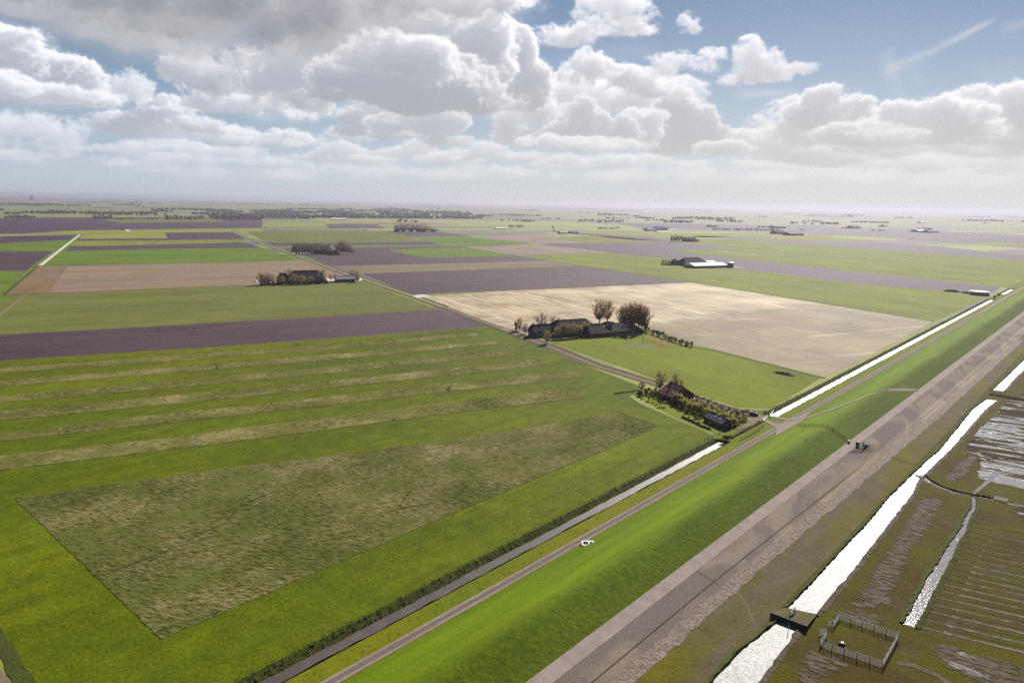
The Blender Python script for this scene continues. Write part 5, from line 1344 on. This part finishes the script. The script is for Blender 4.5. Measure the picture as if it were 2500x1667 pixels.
def grow_tree(seed, h, form, twn=7, tw=(1.0, .10)):
    """a bare spring tree: trunk and limbs (one mesh) reaching out to the tips of a crown envelope, and a haze of fine twigs (another)"""
    rg = random.Random(seed); tb, cb = MB(), MB()
    z0, zm, rm, nt, lean = {'poplar': (.20, .64, .27, 34, 0), 'round': (.26, .58, .50, 36, 0), 'elm': (.24, .60, .36, 32, 0), 'lean': (.18, .60, .13, 26, .16)}[form]
    def env(z):
        if z < zm: return rm*max(0, (z-z0)/(zm-z0))**.55
        return rm*max(0, 1-((z-zm)/(1.02-zm))**2)**.5
    def axis(z): return Vector((lean*h*z+.02*h*math.sin(z*5+seed), .02*h*math.cos(z*4+seed), z*h))
    zz = [-.03, .12, .28, .45, .62, .78, .92]
    for i in range(6): tb.tube(axis(zz[i]), axis(zz[i+1]), h*.022*(1-zz[i])**1.1+.02, h*.022*(1-zz[i+1])**1.1+.015, 6, cap=False)
    def shoots(a, b, n, ln):
        d = (b-a).normalized()
        for k in range(n):
            p = a.lerp(b, rg.random()); v = (d*.7+Vector((rg.gauss(0, .75), rg.gauss(0, .75), rg.gauss(.25, .55)))).normalized()
            twig_face(cb, p, v, ln*rg.uniform(.5, 1.4), tw[1]*rg.uniform(.6, 1.5), rg)
    for k in range(nt):
        z = z0+(1-z0)*(k+rg.random())/nt; e = env(z)*h*(.35+.65*rg.random()**.5)*rg.uniform(.75, 1.12); a = k*2.4+rg.uniform(-.5, .5)
        tip = axis(z)+Vector((math.cos(a)*e, math.sin(a)*e, 0)); zb = max(.13, z-.16-.55*e/h-rg.uniform(0, .08)); s = axis(zb)
        m = s.lerp(tip, .5)+Vector((math.cos(a)*e*.16, math.sin(a)*e*.16, -.03*h)); q = [s, s.lerp(m, .55), m.lerp(tip, .35), tip]
        r = (tip-s).length*.020+.02
        for i in range(3):
            tb.tube(q[i], q[i+1], r*(1-.3*i), r*(.7-.3*i)+.012, 4 if i == 0 else 3, cap=False); shoots(q[i], q[i+1], (0, twn*2, twn*4)[i], tw[0])
            if i:
                for j in range(3):
                    u = q[i].lerp(q[i+1], rg.random()); v = ((q[i+1]-q[i]).normalized()*.8+Vector((rg.gauss(0, .6), rg.gauss(0, .6), rg.gauss(.2, .5)))).normalized(); w = u+v*h*rg.uniform(.05, .11)
                    tb.tube(u, w, .035, .012, 3, cap=False); shoots(u, w, twn*2, tw[0])
    zs = [v[2] for v in cb.v]; top = sorted(zs)[int(len(zs)*.995)]; rr = sorted(math.hypot(v[0]-lean*v[2], v[1]) for v in cb.v)[int(len(cb.v)*.97)]
    return tb, cb, top, rr
KIND = {}
def proto(kind, seed, h, form, twn, tw, bark, twig):
    tb, cb, top, rr = grow_tree(seed, h, form, twn, tw)
    KIND.setdefault(kind, []).append((tb.mesh(kind+'_trunk', M[bark]), cb.mesh(kind+'_crown', M[twig]), top, rr))
for s in (1, 2, 3): proto('poplar', s, 18, 'poplar', 7, (1.1, .12), 'bark', 'twig')
for s in (4, 5, 6): proto('round', s, 12, 'round', 4, (.9, .10), 'bark', 'twiggrey')
for s in (7, 8, 9): proto('elm', s, 12, 'elm', 5, (.9, .10), 'bark', 'twigolive')
for s in (10, 11): proto('lean', s, 20, 'lean', 3, (1.2, .12), 'bark', 'twiggrey')
def place_tree(kind, px, ytop, w, label, group=None, rz=None, name='tree', z=None):
    p = G(*px); v = KIND[kind][random.randrange(len(KIND[kind]))]; h = hpx(px[0], px[1], ytop); dist = (p-Vector((0, 0, H))).length
    sx = (w/CF*dist/2)/v[3]*(1.22 if kind == 'poplar' else 1.1); sz = h/v[2]
    t = thing(name, label, 'tree', p, random.uniform(0, 6.28) if rz is None else rz, group); t.scale = (sx, sx, sz)
    add('trunk', v[0], t); add('crown', v[1], t); return t
def leaf_cloud(seed, n, size, shape='ball', hole=.35):
    """leaf-sized faces through a lumpy volume of unit radius and height one"""
    rg = random.Random(seed); mb = MB(); lob = [(rg.uniform(-.55, .55), rg.uniform(-.55, .55), rg.uniform(.25, .85), rg.uniform(.18, .5)) for _ in range(9)]
    k = 0
    while k < n:
        c = lob[rg.randrange(9)]; r = c[3]*rg.uniform(.35, 1.05)
        a, b = rg.uniform(0, 6.283), math.acos(rg.uniform(-1, 1))
        p = Vector((c[0]+r*math.cos(a)*math.sin(b), c[1]+r*math.sin(a)*math.sin(b), c[2]+.62*r*math.cos(b)))
        if p.z < .02: p.z = rg.uniform(.02, .3)
        u = Vector((rg.gauss(0, 1), rg.gauss(0, 1), rg.gauss(0, 1.2))).normalized(); w = u.orthogonal().normalized(); w = (Matrix.Rotation(rg.uniform(0, 6.28), 3, u) @ w); e = u.cross(w)
        s = size*rg.uniform(.5, 1.4); i = len(mb.v)
        mb.v += [tuple(p-w*s), tuple(p+e*s*.6), tuple(p+w*s), tuple(p-e*s*.6)]; mb.f.append((i, i+1, i+2, i+3)); mb.mi.append(0); k += 1
    return mb
BUSH = {}
for nm, mt, sz, n in (('willow', 'willow', .10, 640), ('shrub', 'shrub', .11, 420), ('dark', 'darkleaf', .13, 420), ('heath', 'heath', .11, 380), ('fresh', 'fresh', .12, 300)):
    BUSH[nm] = [leaf_cloud(20+i, n, sz).mesh(nm+'_bush', M[mt]) for i in range(3)]
STEM = MB()
for k in range(5):
    a = k*1.256; STEM.tube((.08*math.cos(a), .08*math.sin(a), -.1), (.35*math.cos(a), .35*math.sin(a), .6), .035, .015, 4, cap=False)
STEM = STEM.mesh('bush_stems', M['bark'])
def bush(kind, px, h, w, label, group=None, name='bush', hm=None, dy=0):
    p = G(*px); dist = (p-Vector((0, 0, H))).length; hh = hm or hpx(px[0], px[1], px[1]-h); ww = w/CF*dist/2
    t = thing(name, label, name.split('_')[-1], p, random.uniform(0, 6.28), group); t.scale = (ww*random.uniform(.8, 1.35), ww*random.uniform(.8, 1.35), hh*random.uniform(.75, 1.2))
    add('leaves', BUSH[kind][random.randrange(3)], t); add('stems', STEM, t); return t
def small_tree(kind, px, ytop, w, label, group=None):
    p = G(*px); dist = (p-Vector((0, 0, H))).length; h = hpx(px[0], px[1], ytop); ww = w/CF*dist/2
    t = thing('orchard_tree', label, 'tree', p, random.uniform(0, 6.28), group)
    mb = MB(); mb.tube((0, 0, -.2), (.05, 0, h*.45), .12, .09, 5)
    for k in range(4): a = k*1.6; mb.tube((.05, 0, h*.42), (.05+ww*.5*math.cos(a), ww*.5*math.sin(a), h*.7), .07, .03, 4, cap=False)
    mb.build('trunk', M['bark'], t); o = add('crown', BUSH[kind][random.randrange(3)], t); o.scale = (ww, ww, h*.72); o.location = (0, 0, h*.32); return t

# -- great farm
T = place_tree
bush('dark', (1260, 808), 25, 11, 'tall narrow ivy dark tree at the lane corner of the great farm garden', name='columnar_tree')
T('elm', (1268, 807), 775, 17, 'olive tree just right of the narrow dark tree in the farm garden')
T('round', (1282, 815.5), 787, 19, 'brown bare tree in the middle of the farm garden lawn')
T('elm', (1295, 819), 794, 15, 'small olive tree on the lawn edge near the lane fork of the great farm')
T('elm', (1306, 816), 795, 14, 'small olive tree left of the great farmhouse front')
T('round', (1313, 814.5), 796, 13, 'small grey tree closest to the great farmhouse gable')
T('round', (1322, 801), 764, 36, 'wide round bare tree behind the left gable of the great farmhouse')
T('round', (1349, 797), 771, 24, 'bare tree showing behind the ridge end of the great barn')
T('elm', (1336, 839), 806, 22, 'leafy olive tree standing alone by the lane before the great farm')
for i, (x, yb, yt, w) in enumerate(((1359, 826.5, 799, 19), (1374, 825, 788, 22), (1378, 825.5, 793, 16), (1389, 824.5, 791, 18), (1399, 823.5, 788, 20), (1411, 823, 792, 18), (1416, 822.5, 795, 16))):
    T('elm', (x, yb), yt, w, ('first', 'second', 'third', 'fourth', 'fifth', 'sixth', 'seventh')[i]+' from the left in the row of pruned trees before the great barn', 'row of trees before the great barn')
T('elm', (1429, 819.5), 785, 27, 'broadest olive tree at the right end of the row before the great barn')
T('elm', (1440, 819), 803, 15, 'low olive tree against the right hand roof of the great barn')
T('poplar', (1464, 788), 731.5, 34, 'tall bare poplar behind the great barn, the left one of the pair')
T('poplar', (1484, 787), 733, 26, 'tall bare poplar behind the great barn, the right one of the pair')
for i, (x, yb, yt, w, lb) in enumerate(((1518, 797, 747, 26, 'leftmost bare tree of the dense clump over the low barn'), (1528, 799, 741, 32, 'second bare tree from the left in the dense clump over the low barn'), (1539, 800, 742, 30, 'bare tree left of centre in the dense clump over the low barn'), (1547, 801, 737, 36, 'tallest bare tree of the dense clump over the low barn'), (1560, 802, 741, 34, 'bare tree right of centre in the dense clump over the low barn'), (1567, 804, 747, 24, 'second bare tree from the right in the clump over the low barn'))):
    T('poplar', (x, yb), yt, w, lb, 'bare tree clump over the low barn')
T('poplar', (1575.5, 806), 750, 26, 'bare tree standing clear at the right end of the clump by the hedge')
for i, (x, y) in enumerate(((1502, 823), (1514, 824), (1527, 825), (1540, 824), (1552, 821))):
    bush('dark', (x, y), 9, 18, ('first', 'second', 'third', 'fourth', 'fifth')[i]+' dark shrub from the left at the foot of the low barn', 'shrubs before the low barn')
HB = [(1577, 806), (1583, 811), (1590, 814), (1597, 817), (1604, 820), (1611, 822), (1618, 825), (1625, 828), (1633, 831), (1641, 833), (1649, 835.5), (1657, 838), (1665, 840.5), (1673, 843), (1681, 845), (1689, 847)]
for i, (x, y) in enumerate(HB):
    bush('shrub' if i % 4 else 'dark', (x, y), 11+3*(i % 3 == 0)+(3 if i in (7, 15) else 0), 12, 'green brown bush in the hedge between the straw field and the olive paddock', 'hedge of the great farm')
heap('mound', 'dark green bank behind the pair of tall poplars', (1470, 791), (1502, 789.5), 6, 2.0, M['shrub'], 'bank', 9)
# -- red roofed house and cabin
T('elm', (1611, 953.5), 904, 31, 'slender bare tree left of the red roofed house')
T('elm', (1648, 947), 909, 19, 'bare tree rising behind the ridge of the red roofed house')
T('elm', (1661, 951), 925, 14, 'shorter bare tree behind the right gable of the red roofed house')
T('elm', (1566, 956), 929, 19, 'olive leafed tree at the left corner of the house garden')
bush('dark', (1578, 962), 19, 15, 'dark evergreen beside the olive tree at the garden corner', name='evergreen_bush')
bush('dark', (1562, 966), 9, 20, 'low dark bush at the left corner of the house garden')
bush('fresh', (1567.5, 967.5), 4, 8, 'pale small bush before the dark evergreen')
OT = [(1570, 972, 962, 9, 'leftmost little orchard tree on the lawn edge'), (1584, 978, 967, 13, 'little orchard tree below the dark evergreen'), (1597, 981, 970, 11, 'little orchard tree left of the red roofed house wall'), (1606, 986, 975, 11, 'little orchard tree in front of the left corner of the red roofed house'), (1611, 992, 979, 13, 'little orchard tree below the left corner of the red roofed house'), (1624, 992, 979, 15, 'broad little orchard tree in front of the red roofed house'), (1645, 991, 982, 13, 'fresh green little tree by the right corner of the red roofed house'), (1658, 1000, 990, 11, 'little orchard tree before the left end of the thicket'), (1672, 1011, 1002, 10, 'little orchard tree between thicket and clipped hedge'), (1684, 1016, 1007, 11, 'second little orchard tree between thicket and clipped hedge'), (1697, 1023, 1013, 11, 'third little orchard tree between thicket and clipped hedge'), (1709, 1029, 1019, 11, 'little orchard tree left of the black cabin'), (1734, 1040, 1031, 10, 'little green tree in front of the black cabin')]
for x, yb, yt, w, lb in OT: small_tree('fresh' if (x % 3 == 0) else 'shrub', (x, yb), yt, w, lb)
for i, (x, y, k) in enumerate(((1590, 958, 'shrub'), (1597, 963, 'heath'), (1592, 968, 'heath'), (1603, 965, 'shrub'), (1606, 973, 'heath'), (1586, 966, 'shrub'), (1600, 952, 'fresh'), (1616, 979, 'heath'))):
    bush(k, (x, y), 6, 11, 'low garden shrub between the bare tree and the red roofed house', 'garden shrubs left of the house')
L1 = [(1656, 986), (1664, 990), (1672, 995), (1681, 999), (1690, 1003), (1699, 1007), (1708, 1011), (1717, 1013), (1726, 1016), (1736, 1018), (1746, 1022), (1756, 1025), (1766, 1029), (1776, 1034), (1785, 1038)]
for i, (x, y) in enumerate(L1): bush('willow', (x, y), 25-(i % 3)*3, 26, 'olive willow bush in the front of the thicket behind the black cabin', 'willow thicket front row')
L2 = [(1664, 977), (1674, 982), (1684, 987), (1694, 991), (1704, 996), (1714, 1000), (1724, 1004), (1734, 1008), (1744, 1012), (1755, 1016), (1765, 1020), (1775, 1024), (1784, 1029)]
for i, (x, y) in enumerate(L2): bush('willow' if i % 3 else 'shrub', (x, y), 17-(i % 2)*3, 24, 'olive bush in the back of the thicket beside the brown lane', 'willow thicket back row')
for i, (x, y) in enumerate(((1796, 1039), (1804, 1035), (1812, 1030), (1819, 1026), (1822, 1021), (1812, 1018), (1802, 1014), (1796, 1026), (1806, 1024))):
    bush('heath' if i % 2 else 'shrub', (x, y), 11, 15, 'brown bush at the right end of the thicket by the lane fork', 'bushes at the lane fork')
for i, (x, y) in enumerate(((1690, 975), (1702, 979), (1714, 983.5), (1726, 987.5), (1738, 992), (1750, 996), (1762, 1000), (1774, 1004.5), (1786, 1008.5), (1797, 1011))):
    bush('heath', (x, y), 7, 14, 'reddish scrub between the brown lane and the thicket', 'reddish scrub along the lane')
for i, (x, y) in enumerate(((1700, 968), (1716, 974), (1732, 980), (1748, 986), (1764, 992), (1780, 998), (1796, 1003), (1812, 1006), (1826, 1005), (1842, 1005))):
    bush('heath' if i % 3 else 'shrub', (x, y), 5, 18, 'low brown scrub on the pasture side of the lane', 'scrub on the pasture side of the lane')
for x, y, lb in ((1681, 969, 'dark little shrub beside the trailer on the lane'), (1688, 972, 'dark little shrub right of the trailer'), (1704, 975, 'bare brown bush right of the garden table')): bush('dark', (x, y), 6, 7, lb)
bush('dark', (1772, 1074), 10, 16, 'dark bush over the end of the ditch water below the cabin')
bush('shrub', (1762, 1077), 7, 14, 'green bush left of the dark bush at the ditch end')
bush('shrub', (1783, 1068), 6, 14, 'green bush right of the dark bush at the ditch end')
bush('shrub', (2428, 728), 8, 8, 'dark bush at the far culvert of the ditch beside the tank'); bush('dark', (2438, 722.5), 6, 9, 'dark bush on the second far culvert near the tank')
def hedge(name, label, pix, w, h, mat, cat='hedge', stp=.7):
    pts = dens([G(x, y) for x, y in pix], stp); mb = MB(); n = len(pts); o = pts[0]; R5 = ((-.5, 0), (-.55, .6), (-.2, 1.0), (.25, .95), (.55, .55), (.5, 0))
    for i, p in enumerate(pts):
        d = (pts[min(i+1, n-1)]-pts[max(i-1, 0)]).normalized(); nn = Vector((d.y, -d.x, 0)); k = .35 if i in (0, n-1) else 1
        for a, b in R5: mb.v.append(tuple(p-o+nn*(a*w*random.uniform(.75, 1.25))+Vector((0, 0, b*h*k*random.uniform(.75, 1.2)-.05))))
    for i in range(n-1):
        for k in range(5): mb.f.append((6*i+k, 6*i+k+1, 6*i+7+k, 6*i+6+k)); mb.mi.append(0)
    ob = mb.build(name, mat); ob.location = o; return tag(ob, label, cat)
hedge('clipped_hedge', 'low dark clipped hedge bordering the garden lawn left of the cabin', [(1664, 1019), (1690, 1030), (1712, 1041), (1736, 1050)], 1.0, .9, M['darkleaf'])
hedge('clipped_hedge', 'thin green hedge running left from the garden corner into the mown meadow', [(1497, 962), (1540, 956.5), (1562, 953)], .9, .6, M['shrub'])
hedge('ditch_hedge', 'dark line of growth along the dry ditch between bush and white gates', [(1786, 1068), (1820, 1050), (1858, 1030)], 1.3, .7, M['shrub'])
# -- second farm
F2 = [('elm', 637, 696, 665, 17, 'leftmost dark olive tree at the second farm'), ('elm', 646, 696, 669, 15, 'second tree from the left at the second farm'), ('round', 656, 695, 664, 23, 'round grey tree in the left clump of the second farm'), ('round', 667, 694.5, 669, 16, 'tree closing the left clump of the second farm'), ('round', 707, 678, 656, 24, 'bare round tree between farmhouse and huge barn'), ('elm', 689, 695, 672, 16, 'olive tree before the steep roofed farmhouse'), ('elm', 720, 695, 668, 20, 'olive tree before the left hip of the huge barn'), ('elm', 740, 694.5, 672, 18, 'olive tree before the middle of the huge barn'), ('elm', 760, 694, 674, 18, 'olive tree right of the middle of the huge barn'), ('elm', 788, 691, 657, 17, 'yellow olive tree behind the right hip of the huge barn'), ('round', 808, 686, 668, 10, 'small bare tree in the yard of the second farm'), ('round', 818, 686, 666, 12, 'bare tree against the left end of the grey roofed shed'), ('round', 862, 680, 658, 26, 'wide bare tree over the grey shed at the lane bend'), ('round', 873, 689, 661, 17, 'bare tree at the right corner of the grey shed by the lane')]
for k, x, yb, yt, w, lb in F2: T(k, (x, yb), yt, w, lb)
for i in range(13): bush('dark', (640+12.8*i, 696.5-.35*i), 6, 17, 'dark low bush in the hedge at the foot of the second farm', 'hedge of the second farm')
# -- third farm
for i in range(13):
    T('lean', (724+7.2*i, 622.5-.3*i), 592.5+random.uniform(-1, 2), 12, 'leaning bare poplar in the row before the pale roofed shed', 'row of leaning poplars', rz=math.pi-.4)
for x, yb, yt, w, lb in ((822, 621, 593, 17, 'left tree of the dense group right of the pale shed'), (831, 621, 587, 19, 'second tree of the dense group right of the pale shed'), (840, 621, 583, 24, 'tallest tree of the dense group right of the pale shed'), (849, 620.5, 590, 18, 'fourth tree of the dense group right of the pale shed'), (857, 620.5, 599, 14, 'low tree near the right end of the dense group'), (864, 620, 605, 9, 'lowest tree ending the dense group on the right')):
    T('round', (x, yb), yt, w, lb)
bush('dark', (718, 617), 14, 13, 'dark bush at the left end of the poplar row')
for i in range(9): bush('dark', (770+7*i, 621.5), 5, 10, 'low bush between the poplar row and the ploughed field', 'low bushes under the poplars')
# -- copse and white roofed farm
for i, (x, yt, w) in enumerate(((967, 549, 15), (976, 545, 18), (986, 545.5, 18), (996, 545, 17), (1007, 546, 18), (1017, 546.5, 17), (1028, 546, 18), (1038, 549, 16), (1048, 552, 14), (1058, 556, 12), (1068, 559, 10))):
    T('round', (x, 566), yt, w, ('leftmost', 'second', 'third', 'fourth', 'fifth', 'sixth', 'seventh', 'eighth', 'ninth', 'tenth', 'rightmost')[i]+' tree, counting from the left, of the lone copse in the ploughed land', 'lone copse in the ploughed land')
for i in range(6): bush('dark', (970+17*i, 566.3), 7, 20, 'dark undergrowth bush at the foot of the lone copse', 'undergrowth of the lone copse')
for i, (x, yb, yt, w) in enumerate(((1618, 645, 634, 8), (1625, 645.5, 633, 8), (1632, 646, 633.5, 8), (1640, 646, 634, 8))):
    T('elm', (x, yb), yt, w, ('first', 'second', 'third', 'fourth')[i]+' garden tree from the left by the white roofed farm', 'garden trees of the white roofed farm')
T('round', (1664, 647.5), 635, 12, 'bare tree between small house and dark barn of the white roofed farm')
for i in range(5): bush('dark', (1618+7*i, 647.5+.2*i), 3.5, 9, 'low hedge bush in front of the garden trees of the white roofed farm', 'garden hedge of the white roofed farm')

# -- far trees: simple crowns of leaf clumps on a trunk
far_mesh = []
for i in range(4):
    mb = leaf_cloud(60+i, 110, .17); far_mesh.append(mb.mesh('far_crown', M['farleaf'] if 'farleaf' in M else M.setdefault('farleaf', leafmat('far spring foliage', (.115, .095, .105), (.095, .100, .075)))))
mb = MB(); mb.tube((0, 0, -.1), (0, 0, .5), .06, .04, 4); far_trunk = mb.mesh('far_trunk', M['bark'])
def far_clump(x0, x1, y0, y1, h, n, label, group, w=None):
    for i in range(n):
        k = (i+.5)/n+random.uniform(-.3, .3)/n; px = (x0+(x1-x0)*k, y0+(y1-y0)*k); p = G(*px); dist = p.length
        hh = hpx(px[0], px[1], px[1]-h*random.uniform(.7, 1.1)); ww = (w or max(1.3*(x1-x0)/n, h*.55))/CF*dist/2
        t = thing('far_tree', label, 'tree', p, random.uniform(0, 6.28), group); t.scale = (ww, ww, hh)
        add('crown', far_mesh[i % 4], t); add('trunk', far_trunk, t)
FC = [(1637, 1668, 590, 590, 16, 7, 'tree of the far clump left of the dark barn with a pale drive', 'far clump by the dark barn'), (1670, 1708, 590, 590.5, 9, 6, 'low tree around the far dark barn with a pale drive', 'low trees by the far dark barn'),
      (1242, 1279, 556, 556, 8, 7, 'tree of the small far group right of the lone copse', 'small far group'), (1598, 1634, 559, 560, 6, 8, 'tree behind the far grey and dark barns', 'trees behind far barns'), (1566, 1584, 561, 562, 8, 3, 'tree left of the far grey roofed barn', 'trees left of far grey barn'),
      (1456, 1524, 544, 544, 10, 12, 'tree of the far wood in the centre of the plain', 'far centre wood'), (1410, 1452, 542, 542, 8, 7, 'tree of the far wood left of the centre wood', 'far wood left of centre'), (1460, 1500, 527, 528, 9, 7, 'tree of the pale far grove below the horizon', 'pale far grove'),
      (1641, 1682, 536, 536, 8, 9, 'tree of the even far row on the right plain', 'even far tree row'), (1700, 1792, 537, 539, 7, 14, 'tree of the long far wood right of the even row', 'long far wood'), (1455, 1500, 559, 560, 5, 6, 'bush by the far cottage in the centre plain', 'bushes by far cottage'), (1502, 1513, 559, 559, 6, 3, 'dark tree by the far cottage in the centre plain', 'trees by far cottage'),
      (1345, 1351, 559, 559, 8, 1, 'single far tree left of the white ended barn', None), (1530, 1537, 535, 535, 6, 2, 'one of two lone far trees in the green strip', 'two lone far trees'), (1566, 1580, 534, 534, 7, 3, 'one of three far trees right of the lone pair', 'three far trees'),
      (1735, 1900, 562, 564, 6, 22, 'scrub tree in the long far hedge left of the dark low barn', 'long far hedge'), (1850, 1896, 556, 556, 5, 7, 'tree left of the far lilac roofed shed', 'trees by lilac shed'), (2054, 2074, 558, 558, 4, 4, 'tree at the left end of the lone far shed', 'trees by lone far shed'), (2240, 2275, 562, 562, 7, 6, 'tree behind the far twin sheds on the right', 'trees behind twin sheds'), (2130, 2160, 564, 564, 4, 3, 'far bush in the open fields between the two right hand sheds', 'bushes between far sheds'), (1950, 1966, 562, 562, 4, 3, 'far tree above the blue grey roofed shed', 'trees above blue grey shed'),
      (14, 86, 534, 534, 10, 11, 'dark tree of the wood at the left edge of the plain', 'dark left edge wood'), (226, 276, 536, 536, 13, 9, 'dark tree of the pointed far clump on the left plain', 'pointed far clump'), (282, 330, 536, 536, 5, 5, 'small far tree in the line right of the pointed clump', 'line right of pointed clump'), (357, 385, 536, 536, 6, 3, 'one of three far trees in the bright strip', 'three trees in bright strip'), (400, 500, 537, 537, 12, 13, 'tree of the broad far wood on the left plain', 'broad left wood'), (550, 640, 538, 537, 9, 11, 'tree of the far wood edge before the wide dark wood', 'far wood edge'),
      (1350, 1380, 566, 566.5, 5, 4, 'tree at the white end of the far barn', 'trees by white ended barn'), (297, 303, 563, 563, 6, 2, 'small tree at the far white yard on the left', 'trees at far white yard'), (645, 648, 557, 557, 4, 1, 'tiny lone tree in the green strip above the third farm', None), (670, 673, 563, 563, 4, 1, 'tiny lone tree over the dark green strip left of centre', None), (886, 895, 564, 564, 4, 2, 'tiny tree pair left of the lone copse', 'tiny tree pair'), (195, 199, 572.5, 572.5, 3, 1, 'little bush at the end of the white lane', None)]
for q in FC: far_clump(*q)
# -- woods and hedgerows that merge with distance
def woods():
    rg = random.Random(8); mb = MB()
    def crown(p, r, h):
        for k in range(14):
            a = rg.uniform(0, 6.28); q = p+Vector((math.cos(a)*r*rg.uniform(.1, .9), math.sin(a)*r*rg.uniform(.1, .9), h*rg.uniform(.25, .8))); s = r*rg.uniform(.5, .9)
            u = Vector((rg.gauss(0, 1), rg.gauss(0, 1), rg.gauss(0, .8))).normalized(); w = u.orthogonal().normalized(); e = u.cross(w); i = len(mb.v)
            mb.v += [tuple(q-w*s), tuple(q+e*s*.7), tuple(q+w*s), tuple(q-e*s*.7)]; mb.f.append((i, i+1, i+2, i+3)); mb.mi.append(0)
    def row(x0, x1, y0, y1, h, sp=1.0):
        a, b = P(x0, y0), P(x1, y1); L = (b-a).length; n = min(700, max(3, int(L/(h*.55*sp))))
        ph = rg.uniform(0, 99)
        for i in range(n):
            if math.sin(i*.11+ph)+math.sin(i*.037+ph*2)+rg.uniform(-.6, .6) < -.55: continue
            crown(a.lerp(b, (i+rg.uniform(-.4, .4))/n)+Vector((rg.uniform(-1, 1)*h*.6, rg.uniform(-1, 1)*h*.6, 0)), h*.55*rg.uniform(.7, 1.3), h*rg.uniform(.6, 1.15))
    for y, x0, x1 in ((534, 520, 780), (533, 850, 1160), (531, 500, 1180), (528.5, 480, 1190), (526, 500, 1200), (523, 470, 1180), (520, 540, 1150), (517, 380, 1120), (514, 370, 560), (512, 380, 530), (514.5, 620, 1060), (511, 700, 1000)):
        row(x0, x1, y-(x1-x0)*.0, y+(x1-x0)*.004, 14)
    for y, x0, x1 in ((524, 10, 410), (522, 60, 400), (520, 120, 380)): row(x0, x1, y-1, y+1.2, 14)
    for i in range(150):
        x = rg.uniform(-150, 2600); hy = 474.5+x*.0172; d = rg.random()**1.7*46+5.5; y = hy+d; w = rg.uniform(30, 190)*(1 if d < 30 else .55)
        if d > 32 and rg.random() < .5: continue
        row(x, x+w, y, y+w*.0172+rg.uniform(-.5, .5), rg.uniform(9, 16), rg.uniform(.9, 2.2))
    return tag(mb.build('distant_woods', M['farleaf']), kind='stuff')
woods()
# -- reeds on the left bank of the inner ditch
def reeds():
    rg = random.Random(4); mb = MB()
    def tuft(p, h, n):
        for k in range(n):
            a = rg.uniform(0, 6.28); d = Vector((math.cos(a)*.35, math.sin(a)*.35, 1)).normalized(); s = Vector((-math.sin(a), math.cos(a), 0))*rg.uniform(.05, .13)
            q = p+Vector((rg.uniform(-.3, .3), rg.uniform(-.3, .3), -.05)); hh = h*rg.uniform(.6, 1.2); i = len(mb.v)
            mb.v += [tuple(q-s), tuple(q+s), tuple(q+d*hh)]; mb.f.append((i, i+1, i+2)); mb.mi.append(0)
    for s0, s1, dn, ln in ((-70, S_END1, 2.6, 1.0), (S_END1, S_BEG2, 1.2, .7), (S_BEG2, 340, 1.6, 1.0), (340, S_END2, .5, 1.1)):
        for i in range(int((s1-s0)*dn)):
            s = rg.uniform(s0, s1)
            for q in range(4):
                t = rg.uniform(-117.2, -114.3); p = ST(s, t, hz(t)); tuft(p, rg.uniform(.28, .6)*ln, 4)
    return tag(mb.build('reed_bank', M['reed']), kind='stuff')
M['reed'] = leafmat('dark reeds', (.12, .15, .03), (.15, .155, .05))
reeds()
# ------------------------------------------------------------------ the air
def haze():
    mb = MB(); S = 30000; z0, z1 = -3.0, 132.0
    mb.box(-S, S, -2500, 26000, z0, z1)
    m = bpy.data.materials.new('pale air'); m.use_nodes = True; t = m.node_tree; t.nodes.clear()
    v = t.nodes.new('ShaderNodeVolumePrincipled'); v.inputs['Density'].default_value = HAZED; v.inputs['Color'].default_value = (.44, .43, .53, 1); v.inputs['Anisotropy'].default_value = .40
    o = t.nodes.new('ShaderNodeOutputMaterial'); t.links.new(v.outputs[0], o.inputs['Volume'])
    struct('haze', mb, m, 'stuff')
HAZED = 6.8e-5
haze()
